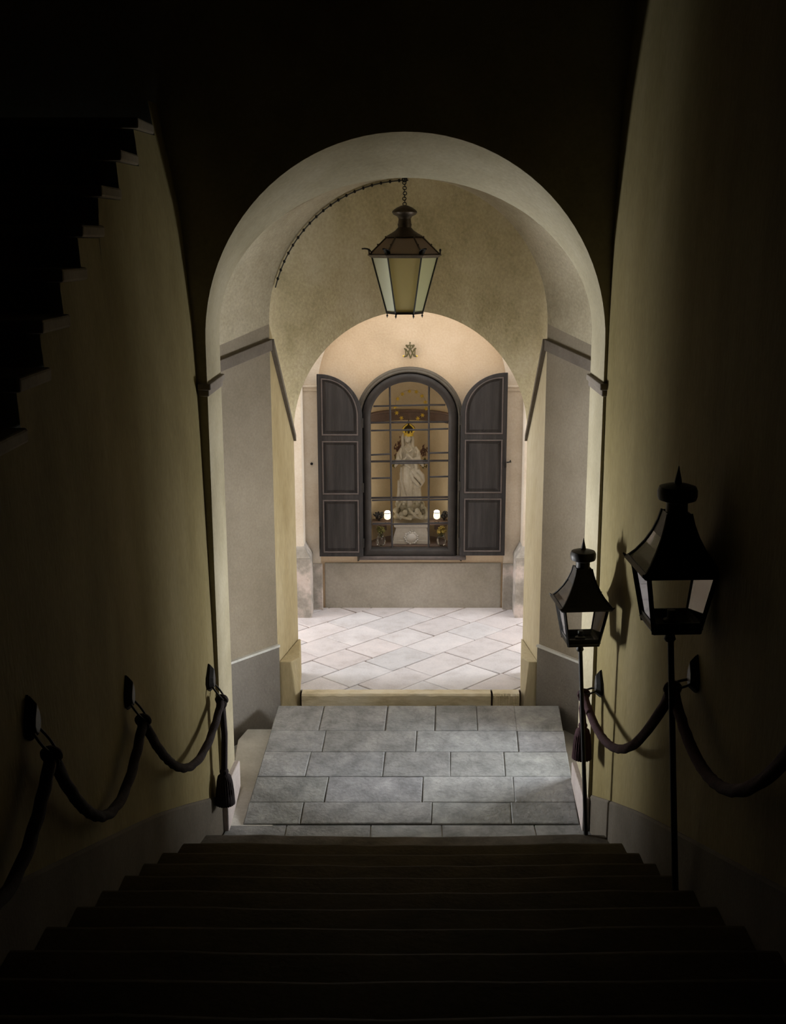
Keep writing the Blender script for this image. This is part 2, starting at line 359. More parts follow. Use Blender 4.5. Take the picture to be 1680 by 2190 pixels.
# ------------------------------------------------------------------ the stairs down to the arch
S0, ST, SR = 6.02, .342, .136
t = thing('stone_stairs', 'broad flight of dark worn stone steps descending to the arch', 'staircase', (0, 3., 0))
for i in range(0, 19):
    d = S0-ST*i; z = .14+SR*i
    y1 = d; y0 = d-ST-.02
    mb = MB(); n = 14; xa, xb = XL(max(min(d, D1), 0), z)-.02, XR(max(min(d, D1), 0), z)+.02
    top = []; 
    wob = [R.uniform(-.006, .006) for _ in range(n+1)]
    zz = (z, z-SR-.02); yb = max(y0, 0)
    ends = lambda D: (max(XL(max(D, 0), q) for q in zz)+.004, min(XR(max(D, 0), q) for q in zz)-.004)
    fa, ba = ends(min(y1, D1)), ends(y0)
    front = [(fa[0]+(fa[1]-fa[0])*k/n, y1+wob[k]) for k in range(n+1)]; back = [(ba[0]+(ba[1]-ba[0])*k/n, y0) for k in range(n+1)]
    sag = lambda x: -.012*max(0, 1-(x/.8)**2)
    rows = [[(x, y0, z) for x, y in back], [(x, y-.03, z+sag(x)*.6) for x, y in front], [(x, y-.008, z-.004+sag(x)) for x, y in front], [(x, y, z-.018+sag(x)) for x, y in front], [(x, y-.012, z-SR-.02) for x, y in front], [(x, y0, z-SR-.02) for x, y in back]]
    mb.grid(rows)
    mb.build('step', 'step' if i else 'step_lit', t, True, smooth=True, ang=.9)

# ------------------------------------------------------------------ landing, ramp, threshold, courtyard paving
mb = MB(); mb.box((-1.4, 5.6, -.3), (1.4, D2+.3, 0)); struct(mb.build('floor', 'side_stone'), 'stone floor of the landing')
# side slab beside the ramp
p = [UZ(499, 1567, .1), UZ(503, 1550, .1), UZ(600, 1550, .1), UZ(560, 1760, .02), UZ(505, 1762, .02)]
mb = MB(); pts = [(-1.16, 7.42), (-1.12, 7.60), (-.80, 7.60), (-.80, 6.34), (-1.09, 6.34)]
mb.hexa([(x, y, -.02) for x, y in pts], [(x, y, .085 if y > 7 else .012) for x, y in pts])
o = mb.build('side_slab', 'side_stone', bevel=.01); tag(o, 'pale stone slab filling the strip between the ramp and the lit wall', 'paving slab')
mb = MB(); pts = [(.95, 7.62), (1.16, 7.62), (1.17, 7.4), (1.05, 6.34), (.95, 6.34)]
mb.hexa([(x, y, -.02) for x, y in pts], [(x, y, .07 if y > 7 else .008) for x, y in pts])
o = mb.build('side_slab', 'dado', bevel=.01); tag(o, 'dim violet grey slab between the ramp and the pole lantern', 'paving slab')

RF, RB, ZF, ZB = 6.36, 7.66, .018, .232       # ramp front and back
def ramp_pt(u, y): # u 0..1 across
    s = (y-RF)/(RB-RF); xl = -.985+s*.077; xr = 1.02+s*.038; return (xl+(xr-xl)*u, y, ZF+(ZB-ZF)*s)
t = thing('stone_ramp', 'low ramp of grey stone slabs rising to the courtyard threshold', 'ramp', (0, RF, 0))
def slab(mb, u0, u1, y0, y1, tint, g=.0025, drop=0., th=.05):
    w = 2.02; a = [ramp_pt(u0+g/w, y0+g), ramp_pt(u1-g/w, y0+g), ramp_pt(u1-g/w, y1-g), ramp_pt(u0+g/w, y1-g)]
    j = [R.uniform(-.003, .003) for _ in range(4)]; a = [(x+j[i], y+j[3-i], z-drop) for i, (x, y, z) in enumerate(a)]
    cx = sum(p[0] for p in a)/4; cy = sum(p[1] for p in a)/4; e = .006
    ins = [(x+(e if x < cx else -e), y+(e if y < cy else -e), z+.004) for x, y, z in a]
    mb.hexa([(x, y, z-th) for x, y, z in a], a, tint); mb.hexa(a, ins, tint)
def on_ramp(y):
    r = ray(800, y); m = (ZB-ZF)/(RB-RF); k = (ZF-m*RF-EZ)/(r[2]-m*r[1]); return r[1]*k
ry = [RF] + [on_ramp(y) for y in (1716, 1661, 1608, 1563)] + [RB]
rowcuts = [[0, .17, .56, .80, 1], [0, .23, .53, .815, 1], [0, .155, .40, .615, .79, 1], [0, .19, .50, .84, 1], [0, .165, .39, .56, .705, .84, 1]]
mb = MB()
for r in range(5):
    for u0, u1 in zip(rowcuts[r], rowcuts[r][1:]):
        b = R.uniform(.82, 1.12); slab(mb, u0, u1, ry[r], ry[r+1], (b, b*R.uniform(.99, 1.01), b*R.uniform(.98, 1.03)), drop=R.uniform(0, .003))
mb.build('paving', 'ramp', t, True, tints=True)
mb = MB(); lo = [ramp_pt(.001, RF+.004), ramp_pt(.999, RF+.004), ramp_pt(.999, RB-.004), ramp_pt(.001, RB-.004)]
mb.hexa([(x, y, -.01) for x, y, z in lo], [(x, y, z-.006) for x, y, z in lo]); mb.build('joint_bed', 'joint', t, True)
# front strip of landing stones in front of the ramp
mb = MB(); x = -1.08
for w in (.36, .5, .42, .55, .33):
    b = R.uniform(.75, .95); mb.hexa([(x+.002, 6.035, -.02), (x+w-.002, 6.035, -.02), (x+w-.002, RF-.002, -.02), (x+.002, RF-.002, -.02)], [(x+.004, 6.04, .012), (x+w-.004, 6.04, .012), (x+w-.004, RF-.006, .012), (x+.004, RF-.006, .012)], (b, b, b)); x += w
o = mb.build('landing_stone', 'ramp', tints=True); tag(o, 'narrow course of grey stones between ramp and lowest step', 'paving')

# threshold stone
def thr(x0, x1):
    mb = MB(); n = 40; rows = []
    for yy, zz, jz in ((7.875, .02, 0), (7.868, .06, .004), (7.872, .10, .006), (7.868, .15, .005), (7.866, ZC-.012, .004), (7.878, ZC+.001, .002), (7.96, ZC+.001, .0)):
        rows.append([(x0+(x1-x0)*k/n, yy+R.uniform(-1, 1)*jz, zz+R.uniform(-1, 1)*jz*.6) for k in range(n+1)])
    mb.grid(rows); return mb
o = thr(xy(645, 1495, 7.88), xy(1049, 1495, 7.88)).build('threshold_stone', 'threshold', smooth=True); tag(o, 'long worn yellow stone threshold at the top of the ramp', 'threshold')
o = thr(xy(1053, 1495, 7.88), xy(1110, 1495, 7.88)).build('threshold_stone', 'threshold', smooth=True); tag(o, 'short end piece of the yellow threshold beyond the crack', 'threshold')

def clip_y(P, y0, s):
    out = []
    for i, a in enumerate(P):
        b = P[(i+1) % len(P)]; ia, ib = (a[1]-y0)*s >= 0, (b[1]-y0)*s >= 0
        if ia: out.append(a)
        if ia != ib: t = (y0-a[1])/(b[1]-a[1]); out.append((a[0]+(b[0]-a[0])*t, y0))
    return out
# courtyard paving: diagonal slabs over a mortar bed
mb = MB(); mb.box((-5, 7.95, ZC-.3), (5, 11, ZC-.008)); struct(mb.build('floor_courtyard', 'mortar'))
mb = MB(); ua = radians(46.8); U = Vector((cos(ua), sin(ua))); V = Vector((sin(ua), -cos(ua)))
v = -9.0
rows_v = []
while v < 0: w = R.choice((.27, .30, .31, .33)); rows_v.append((v, v+w)); v += w
for v0, v1 in rows_v:
    u = R.uniform(1.5, 2.)
    while u < 12.5:
        l = R.choice((.36, .42, .46, .5, .55)); cx = U*(u+l/2)+V*((v0+v1)/2)
        if -2.6 < cx.x < 2.6 and 7.7 < cx.y < 10.2:
            g = R.uniform(.004, .0075); b = R.uniform(.90, 1.07); pk = R.uniform(-.02, .035); tint = (b+pk, b, b-pk*.4+.01)
            def q(uu, vv): p = U*uu+V*vv; return (p.x+R.uniform(-.004, .004), p.y+R.uniform(-.004, .004))
            p4 = clip_y(clip_y([q(u+g, v0+g), q(u+l-g, v0+g), q(u+l-g, v1-g), q(u+g, v1-g)], 7.955, 1), 9.90, -1)
            if len(p4) > 2:
                mx = sum(p[0] for p in p4)/len(p4); my = sum(p[1] for p in p4)/len(p4)
                ins = [(x+(mx-x)*.02, y+(my-y)*.02, ZC+.001) for x, y in p4]
                mb.hexa([(x, y, ZC-.02) for x, y in p4], [(x, y, ZC-.003) for x, y in p4], tint); mb.hexa([(x, y, ZC-.003) for x, y in p4], ins, tint)
        u += l
o = mb.build('floor_paving', 'paver', tints=True); struct(o, 'sunlit pale diagonal stone pavers of the courtyard')

# ------------------------------------------------------------------ baseboards and mouldings of arch, bay and jambs
def skin(name, quads, mat, off, label=None):
    """thin raised slab: each quad (4 points) pushed along its normal by off"""
    mb = MB()
    for q, n in quads:
        n = Vector(n).normalized()*off; mb.hexa([Vector(p)-n*.2 for p in q], [Vector(p)+n for p in q])
    return struct(mb.build(name, mat, bevel=.004), label)
for side, nm in ((-1, 'left'), (1, 'right')):
    P = [A1b, AM, A2]; i = 0 if side < 0 else -1
    a = Vector((P[1][i][0], DM, 0)); b = Vector((P[2][i][0], D2, 0)); d = b-a; n = Vector((-d.y, d.x, 0)); n = n if n.x*side < 0 else -n
    zt = (zy(1420, DM)+.0, zy(1382, D2))
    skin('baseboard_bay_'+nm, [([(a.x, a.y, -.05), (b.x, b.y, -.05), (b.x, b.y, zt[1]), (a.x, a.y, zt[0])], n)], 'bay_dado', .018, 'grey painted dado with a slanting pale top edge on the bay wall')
    n2 = n.normalized()
    # pale edge on top of the dado
    mb = MB(); q = [Vector((a.x, a.y, zt[0])), Vector((b.x, b.y, zt[1]))]
    mb.hexa([p-n2*.004+Vector((0, 0, zz)) for p in q for zz in ((0, .016) if p is q[0] else (.016, 0))], [p+n2*.026+Vector((0, 0, zz)) for p in q for zz in ((0, .016) if p is q[0] else (.016, 0))])
    struct(mb.build('trim_dado_'+nm, 'side_stone'))
    # impost band
    za, zb = zy(778, DM)+.02, zy(735, D2)+.03
    q = [(a.x, a.y, za-.075), (b.x, b.y, zb-.075), (b.x, b.y, zb), (a.x, a.y, za)]
    skin('trim_impost_'+nm, [(q, n)], 'trim', .026, 'grey impost band on the bay wall')
    # raking moulding on the splayed jamb
    c0 = Vector(rows_ := (A2[i][0], D2-.002, zb-.02)); c1 = Vector((A3[i][0], D3, 2.02)); dd = c1-c0
    mb = MB(); px = -side*.03
    mb.hexa([c0+Vector((side*.02, 0, -.022)), c0+Vector((px, 0, -.022)), c0+Vector((px, 0, .022)), c0+Vector((side*.02, 0, .022))], [c1+Vector((side*.02, 0, -.022)), c1+Vector((px*.6, 0, -.022)), c1+Vector((px*.6, 0, .022)), c1+Vector((side*.02, 0, .022))])
    struct(mb.build('trim_raking_'+nm, 'trim'), 'dark moulding running steeply down the splayed jamb')
# outer arch jambs: slanting base blocks and imposts
for side, nm in ((-1, 'left'), (1, 'right')):
    xj = A1[0][0] if side < 0 else A1[-1][0]; s = -side
    zf, zb = (.30, .19) if side < 0 else (.22, .18)
    mb = MB(); mb.hexa([(xj-s*.01, D1-.015, -.05), (xj+s*.03, D1-.015, -.05), (xj+s*.03, D1b+.012, -.05), (xj-s*.01, D1b+.012, -.05)], [(xj-s*.01, D1-.015, zf), (xj+s*.03, D1-.015, zf), (xj+s*.03, D1b+.012, zb+.04), (xj-s*.01, D1b+.012, zb+.04)])
    struct(mb.build('baseboard_arch_'+nm, 'base_block', bevel=.006), 'stone base block at the foot of the outer arch')
    mb = MB(); zi = 2.615
    for dz0, dz1, pr in ((-.035, .0, .010), (.0, .035, .022)):
        mb.box((xj-s*.05, D1-pr, zi+dz0), (xj+s*pr, D1b+pr*.5, zi+dz1))
    struct(mb.build('trim_arch_'+nm, 'trim', bevel=.006), 'moulded impost where the outer arch springs')
    # sloping baseboard on the stair wall
    X = XL if side < 0 else XR; n = Vector((s, 0, 0)); qs = []
    dd = [6.29, 6.1, 5.9, 5.7, 5.5, 5.2, 4.9, 4.3, 3.6, 2.8, 2.0]
    top = lambda D: .235+(6.3-D)*.398
    mb = MB(); mb.grid([[(X(D, z_)+s*o_, D, z_) for z_, o_ in ((top(D)-1., .012), (top(D)-.5, .012), (top(D)-.012, .012), (top(D), .006), (top(D)+.002, -.004))] for D in dd])
    mb.add([(X(6.29, .3)+s*.012, 6.29, -.3), (X(6.29, .3)-s*.004, 6.29, -.3), (X(6.29, .3)-s*.004, 6.29, top(6.29)), (X(6.29, .3)+s*.012, 6.29, top(6.29))], [(0, 1, 2, 3)])
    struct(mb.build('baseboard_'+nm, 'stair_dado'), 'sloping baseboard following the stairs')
# wheel guards in the inner jambs
def guard(front_px, side, label):
    P = [UY(x, y, 7.885 if k in (0, 3) else 8.0) for k, (x, y) in enumerate(front_px)]
    xo = A3[0][0] if side < 0 else A3[-1][0]
    # near face sits in front, far end dies into the jamb
    b0 = UY(*front_px[0], 7.88); t0 = UY(*front_px[1], 7.88); t1 = UY(*front_px[2], 8.29); b1 = UY(*front_px[3], 7.95)
    xb0 = b0.x; nearx = b0.x; mb = MB()
    xn, xf_ = (A2[0][0], A3[0][0]) if side < 0 else (A2[-1][0], A3[-1][0]); g = -side*.004
    lo = [(xn+g, 7.885, .0), (b1.x+side*.004, 7.885, .0), (b1.x+side*.002, 7.96, .0), (t1.x, 8.29, .0), (xf_+g, 8.295, .0)]
    hi = [(xn+g, 7.885, t0.z), (t0.x, 7.885, t0.z), (b1.x+side*.002, 7.97, t0.z+.004), (t1.x, 8.29, t1.z), (xf_+g, 8.295, t1.z)]
    mb.hexa(lo, hi); o = mb.build('guard_stone', 'splay_ochre' if side < 0 else 'splay_plaster', bevel=.008); tag(o, label, 'guard stone')
guard([(617, 1507), (622, 1416), (643, 1366), (643, 1482)], -1, 'slanting guard stone at the foot of the yellowish jamb')
guard([(1140, 1507), (1131, 1416), (1114, 1366), (1112, 1482)], 1, 'slanting guard stone at the foot of the whitish jamb')

# ------------------------------------------------------------------ shrine wall
YP, YR = 9.86, 9.92                             # pier face, recessed panel
cxS = xy(881, 900, YP)
RA = arch(cxS-.80, cxS+.80, -.1, zy(830, YP), .80)
xl, xr = xy(793, 1000, YR), xy(958, 1000, YR); zb, zs = zy(1171, YR), zy(893, YR); wc = (xl+xr)/2; hw = (xr-xl)/2
def win(o): return arch(xl, xr, zb, zs, hw*.93, o)
mb = MB(); mb.grid([at_y(surround(RA, -5, 5, -.1, 6.), YP), at_y(RA, YP)]); mb.grid([at_y(RA, YP), at_y(RA, YR)])
struct(mb.build('wall_pier', 'pier_plaster', smooth=True, ang=.5), 'pale plaster wall framing the recessed shrine panel')
mb = MB(); W2 = win(.05); mb.grid([at_y(surround(W2, cxS-1.2, cxS+1.2, -.1, 3.6), YR), at_y(W2, YR)]); mb.grid([at_y(W2, YR), at_y(W2, YR+.09)])
mb.quad((cxS-1.2, YR, -.1), (W2[0][0], YR, W2[0][1]), (W2[-1][0], YR, W2[-1][1]), (cxS+1.2, YR, -.1)); mb.quad((W2[0][0], YR, W2[0][1]), (W2[0][0], YR+.09, W2[0][1]), (W2[-1][0], YR+.09, W2[-1][1]), (W2[-1][0], YR, W2[-1][1]))
struct(mb.build('wall_shrine', 'shrine_plaster'), 'warm cream plaster panel around the shrine window')
# niche
NR = hw+.045; ND = .40; Y0 = YR+.085; mb = MB(); rows = []; nt_ = 30
zs2 = zs-.01; zf = zb-.005
for z in (zf, zf+.3, zf+.6, zs2): rows.append([(wc-NR*cos(pi*i/nt_), Y0+ND*sin(pi*i/nt_), z) for i in range(nt_+1)])
for k in range(1, 13):
    e = pi/2*k/12*.999; rows.append([(wc-NR*cos(pi*i/nt_)*cos(e), Y0+ND*sin(pi*i/nt_)*cos(e), zs2+NR*sin(e)) for i in range(nt_+1)])
mb.grid(rows); struct(mb.build('wall_niche', 'niche', smooth=True, ang=1.2, recalc=False), 'ochre apse behind the statue')
mb = MB(); mb.hexa([(wc-NR*cos(pi*i/nt_), Y0+ND*sin(pi*i/nt_)*1.0, zf-.08) for i in range(nt_+1)], [(wc-NR*cos(pi*i/nt_), Y0+ND*sin(pi*i/nt_), zf+.001) for i in range(nt_+1)])
struct(mb.build('floor_niche', 'niche_band'))
mb = MB(); band = []
for r_, z_ in ((NR-.001, zs2-.085), (NR-.008, zs2-.08), (NR-.008, zs2-.015), (NR-.022, zs2-.005), (NR-.022, zs2+.012), (NR-.001, zs2+.014)):
    band.append([(wc-r_*cos(pi*i/nt_), Y0+ND*r_/NR*sin(pi*i/nt_), z_) for i in range(nt_+1)])
mb.grid(band); struct(mb.build('trim_niche', 'niche_band', recalc=True), 'brown cornice band round the apse')
# dado, plinths, pilasters
zd = zy(1203, YR)
mb = MB(); mb.box((xy(695, 1250, YR), YR-.022, ZC-.1), (xy(1070, 1250, YR), YR+.02, zd)); struct(mb.build('baseboard_shrine', 'dado', bevel=.006), 'grey dado under the shrine window')
for s, nm, (e0, e1), (f0, f1), pb in ((-1, 'left', (690, 640), (646, 665), 1), (1, 'right', (1074, 1120), (1120, 1101), 1)):
    mb = MB(); mb.box((xy(e0, 1250, YP), YP-.018, ZC-.1), (xy(e0, 1250, YP)+s*.6, YP+.01, zy(1205, YP))); struct(mb.build('baseboard_pier_'+nm, 'worn_dado', bevel=.006), 'flaking plinth of the pier beside the shrine')
    xe = xy(f0, 1000, 9.66); xb = xy(f1, 1250, 9.62); zt = zy(1195, 9.62)
    mb = MB(); mb.box((xe, 9.66, ZC-.1), (xe+s*1.5, YP, 5.)); struct(mb.build('wall_pilaster_'+nm, 'pier_plaster', bevel=.008), 'whitewashed pilaster at the edge of the courtyard arch')
    mb = MB(); y0 = 9.61
    mb.hexa([(xb, y0, ZC-.05), (xb+s*1.5, y0, ZC-.05), (xb+s*1.5, YP, ZC-.05), (xb, YP, ZC-.05)], [(xb, y0, zt), (xb+s*1.5, y0, zt), (xb+s*1.5, YP, zt), (xb, YP, zt)])
    mb.hexa([(xb, y0, zt), (xb+s*1.5, y0, zt), (xb+s*1.5, YP, zt), (xb, YP, zt)], [(xe-s*.002, 9.658, zt+.10), (xb+s*1.5, 9.658, zt+.10), (xb+s*1.5, YP, zt+.10), (xe-s*.002, YP, zt+.10)])
    struct(mb.build('trim_pilaster_'+nm, 'worn_dado', bevel=.006), 'peeling plinth block of the pilaster')
    mb = MB(); zi = zy(836, YP)
    for z0, z1, pr in ((0, .03, .012), (.03, .045, .022)): mb.box((cxS+s*.80, YP-pr, zi+z0), (xe, YP+.01, zi+z1))
    struct(mb.build('trim_pier_'+nm, 'pier_plaster', bevel=.004))

# window: plaster architrave, rounded dark frame, glazing bars, panes
w = thing('window_1', 'round-headed dark framed shrine window with iron glazing bars', 'window', (wc, YR, zb)); w['kind'] = 'structure'
def sweep(profile):
    mb = MB(); rows = [at_y(win(o), y) for o, y in profile]; mb.grid(rows)
    a, b = profile[0], profile[-1]
    # bottom member closes the outline
    br = []
    for o, y in profile: p = win(o); br.append([(p[0][0], y, p[0][1]), (p[-1][0], y, p[-1][1])])
    mb.grid(br); return mb
pr = [(.0, YR+.03)]+[(.036-.036*cos(a), YR-.035-.032*sin(a)) for a in [pi*k/10 for k in range(11)]]+[(.075, YR-.012), (.075, YR+.04)]
sweep(pr).build('frame', 'frame', w, True, smooth=True, ang=.9)
arc = lambda o: [p for p in win(o)]
mb = MB(); pr2 = [(.074, YR-.010), (.082, YR-.045), (.092, YR-.052), (.100, YR-.040), (.112, YR-.040), (.120, YR-.022), (.126, YR+.005)]
P = [at_y(win(o), y) for o, y in pr2]; k0 = 0
mb.grid([r[k0:len(r)-k0] for r in P]); mb.build('architrave', 'architrave', w, True, smooth=True, ang=.9)
YG = YR+.012
def px(x, y, Y=YG): return UY(x, y, Y)
def flat_bar(mb, a, b, r, Y):
    a = UY(*a, Y); b = UY(*b, Y); mb.tube([a, b], r, 8)
for a, b in (((833, 822), (838, 1171)), ((917, 822), (916, 1171))):
    mb = MB(); flat_bar(mb, a, b, .0085, YG); mb.build('mullion', 'bar', w, True, smooth=True)
for (x0, x1, y0, y1) in ((798, 832, 869, 868), (835, 916, 868, 866), (917, 952, 866, 866), (793, 833, 921, 920), (835, 916, 920, 919), (918, 958, 918, 917), (793, 834, 973, 971), (918, 958, 969, 968),
                        (837, 916, 991, 990), (794, 835, 1023, 1022), (918, 958, 1020, 1019), (795, 835, 1070, 1069), (837, 916, 1069, 1069), (918, 958, 1069, 1068), (796, 836, 1120, 1119), (838, 916, 1121, 1120), (918, 958, 1119, 1118)):
    mb = MB(); flat_bar(mb, (x0, y0), (x1, y1), .0075, YG-.002); mb.build('glazing_bar', 'bar', w, True, smooth=True)
for y in (903, 986, 1064):
    mb = MB(); flat_bar(mb, (788, y+1), (962, y-1), .009, YG+.03); mb.build('saddle_bar', 'sadbar', w, True, smooth=True)
mb = MB(); P = win(-.001); mb.add(at_y(P, YG), [tuple(range(len(P)))]); mb.build('pane', 'glass', w, True)
# sill board
mb = MB(); x0, x1 = xy(768, 1195, YR), xy(995, 1195, YR); zt = zy(1189, YR-.06); rows = []
for y_, z_ in ((.01, 0), (-.06, 0), (-.078, -.004), (-.086, -.014), (-.084, -.026), (-.070, -.034), (-.05, -.037), (.01, -.037)): rows.append([(x0, YR+y_, zt+z_), (x1, YR+y_, zt+z_)])
n0 = len(mb.v); mb.grid(rows); mb.f.append(tuple(n0+2*i for i in range(8))); mb.f.append(tuple(n0+2*i+1 for i in range(7, -1, -1)))
o = mb.build('window_sill', 'wood_red', bevel=.008); tag(o, 'thin reddish brown sill board under the shrine window', 'sill')

# shutters
def shutter(hx, fx, px_top_free, px_spring, px_bot, rails, label, s):
    """s=-1: free edge lies to the viewer's left of the hinge"""
    Yf = 9.80; xh = xy(hx, 1000, Yf); xf = xy(fx, 1000, Yf); wd = abs(xf-xh)
    zt = zy(px_top_free, Yf); zsp = zy(px_spring, Yf); zbm = zy(px_bot, Yf)
    t = thing('window_shutter', label, 'shutter', (xh, Yf, zbm)); 
    def outline(o, n=20):                      # inset by o, relative to hinge bottom
        pts = [(xh+s*o, zbm+o), (xf-s*o, zbm+o), (xf-s*o, zt-o*1.05)]
        # quarter curve from the free top down to the hinge-side spring
        a = wd-2*o-.012; b = zt-o*1.05-zsp
        pts += [(xf-s*(o+.012)-s*a*sin(pi/2*k/n), zsp+b*cos(pi/2*k/n)) for k in range(n+1)]
        return pts
    mb = MB(); mb.plate(outline(.004), Yf+.006, Yf+.03); mb.build('board', 'wood', t, True)
    st = .034
    mb = MB(); mb.ring(outline(0), outline(st), Yf-.006, Yf+.012)
    zr = [zy(y, Yf) for y in rails]
    for z in zr: mb.box((xh+s*st*.9, Yf-.006, z-.024), (xf-s*st*.9, Yf+.012, z+.004+.018))
    mb.build('frame', 'wood', t, True, bevel=.004)
    # moulding lips round each panel, raised fields
    lv = [zbm+st]+[z for z in reversed(zr)]
    spans = [(zbm+st, zr[1]-.024), (zr[1]+.022, zr[0]-.024)]
    for z0, z1 in spans:
        a, b = sorted((xh+s*st, xf-s*st)); o_ = [(a, z0), (b, z0), (b, z1), (a, z1)]; i_ = [(a+.012, z0+.012), (b-.012, z0+.012), (b-.012, z1-.012), (a+.012, z1-.012)]
        mb = MB(); mb.ring(o_, i_, Yf-.0095, Yf+.01); mb.build('moulding', 'wood_red', t, True, bevel=.003)
        k = [(a+.04, z0+.04), (b-.04, z0+.04), (b-.04, z1-.04), (a+.04, z1-.04)]
        mb = MB(); mb.hexa([(x, Yf+.008, z) for x, z in [(a+.026, z0+.026), (b-.026, z0+.026), (b-.026, z1-.026), (a+.026, z1-.026)]], [(x, Yf-.003, z) for x, z in k]); mb.build('panel', 'wood', t, True, bevel=.003)
    zc = zr[0]+.022
    def clipo(o):
        P = outline(o); return [(P[0][0], max(P[0][1], zc)), (P[1][0], max(P[1][1], zc))]+[(x, max(z, zc)) for x, z in P[2:]]
    def lift(P, d): return [(x, z+d) if i < 2 else (x, z) for i, (x, z) in enumerate(P)]
    mb = MB(); mb.ring(clipo(st), lift(clipo(st+.012), .012), Yf-.0095, Yf+.01); mb.build('moulding', 'wood_red', t, True, bevel=.003)
    mb = MB(); P0, P1 = lift(clipo(st+.026), .026), lift(clipo(st+.04), .04); mb.hexa([(x, Yf+.008, z) for x, z in P0], [(x, Yf-.003, z) for x, z in P1]); mb.build('panel', 'wood', t, True, bevel=.003)
    for z in (zbm+.12, (zbm+zsp)/2, zsp-.05):
        mb = MB(); mb.tube([(xh, Yf, z-.04), (xh, Yf, z+.04)], .010, 8); mb.build('hinge', 'iron', t, True, smooth=True)
    mb = MB(); zl = zbm+(.07 if s < 0 else .78); mb.box((xf, Yf-.014, zl), (xf-s*.012, Yf-.004, zl+(.20 if s < 0 else .05))); mb.build('latch', 'iron', t, True)
    return t
shutter(775, 680, 800, 892, 1190, (937, 1063), 'open arched wooden shutter beside the votive lamp half hidden by a glazing bar', -1)
shutter(984, 1082, 797, 886, 1188, (934, 1060), 'open arched wooden shutter, the darker one, with a long stay hook', 1)
# stay hook and wall pin
o = MB().tube([UY(1083, 989, 9.80), UY(1090, 988, 9.80), UY(1091, 984, 9.80)], .006, 6).tube([UY(1090, 988, 9.80), UY(1092, 988, YP+.01)], .006, 6).build('shutter_hook', 'iron', smooth=True); tag(o, 'small iron hook on the pier beside the darker shutter', 'hook')
c = UY(666, 992, YP-.01)
o = MB().ball(c, .012, 8, 6).tube([c, c+Vector((0, .04, 0))], .005, 6).build('wall_pin', 'iron', smooth=True); tag(o, 'tiny iron pin in the pale pier plaster', 'pin')

# ------------------------------------------------------------------ monogram above the window
YE = YR-.03
t = thing('monogram_emblem', 'crowned gilt letter monogram fixed on the cream wall above the window', 'emblem', UY(876, 767, YE))
z0 = lambda a, b: UY(840+a*75/1680, 720+b*75/1680, YE)
def stroke(mb, pts, r=.006): mb.tube([z0(*p) for p in pts], r, 6)
mb = MB()
for pts in ([(525, 580), (570, 575), (600, 640), (615, 800), (620, 930)], [(545, 575), (620, 600), (715, 740), (790, 870), (840, 1040)], [(840, 1040), (900, 850), (950, 740), (1010, 610), (1060, 560), (1115, 575)], [(1060, 580), (1045, 700), (1040, 930)]): stroke(mb, pts, .0065)
mb.build('letter_m', 'emblem', t, True, smooth=True)
mb = MB()
for pts in ([(525, 960), (570, 950), (660, 930), (720, 800), (800, 600), (830, 530)], [(830, 530), (880, 680), (950, 810), (1010, 930), (1080, 940), (1130, 935)]): stroke(mb, pts, .007)
mb.build('letter_a', 'emblem', t, True, smooth=True)
mb = MB()
for pts in ([(700, 530), (760, 545), (830, 550), (900, 545), (950, 520)], [(700, 530), (640, 460), (615, 410), (660, 395), (720, 470)], [(720, 500), (740, 410), (790, 400), (810, 480)], [(820, 520), (815, 400), (815, 260)], [(840, 480), (880, 400), (930, 410), (920, 500)], [(950, 520), (1000, 460), (1020, 400), (970, 390), (930, 470)], [(780, 285), (850, 285)]): stroke(mb, pts, .0055)
mb.build('crown', 'emblem', t, True, smooth=True)
for p in ((505, 930), (1140, 930)):
    mb = MB(); mb.ball(z0(*p), .008, 8, 6); mb.build('tip', 'gold', t, True, smooth=True)

# ------------------------------------------------------------------ statue in the niche
YS = 10.16                                     # statue axis
PXM = (UY(900, 1000, YS)-UY(800, 1000, YS)).x/100
def sp(x, y, dy=0.): return UY(x, y, YS+dy)
# pedestal
zp0, zpt = zb-.0, zy(1121, YS-.12); xc = xy(879, 1140, YS)
t = thing('statue_pedestal', 'white stone pedestal with concave sides and a shell cartouche inside the niche', 'pedestal', (xc, YS, zp0))
mb = MB(); H = zpt-zp0; prof_ = [(.166, 0), (.166, .030), (.160, .034), (.158, .06), (.152, .085), (.142, .115), (.136, H-.045), (.140, H-.036), (.152, H-.03), (.155, H)]
rows = []
for r_, z_ in prof_: rows.append([(xc-r_, YS-.10-(r_-.13)*.5, zp0+z_), (xc+r_, YS-.10-(r_-.13)*.5, zp0+z_), (xc+r_, YS+.12, zp0+z_), (xc-r_, YS+.12, zp0+z_)])
mb.grid(rows, True); mb.add(rows[-1], [(0, 1, 2, 3)]); mb.build('block', 'pedestal', t, True, bevel=.003)
mb = MB(); cc = Vector((xc, YS-.118, zy(1151, YS-.13))); mb.ball(cc, (.048, .020, .044), 20, 12)
for k_ in range(18):
    a = 2*pi*k_/18; r_ = .054+.005*(k_ % 2); mb.ball(cc+Vector((r_*cos(a), 0, r_*.88*sin(a))), (.012, .012, .010), 8, 6)
mb.build('cartouche', 'marble', t, True, smooth=True)
mb = MB(); mb.tube([cc+Vector((0, .004, .045)), cc+Vector((.004, .0, .064)), cc+Vector((-.004, .002, .078))], [.013, .009, .004], 8); mb.build('shell_crest', 'pedestal', t, True, smooth=True)

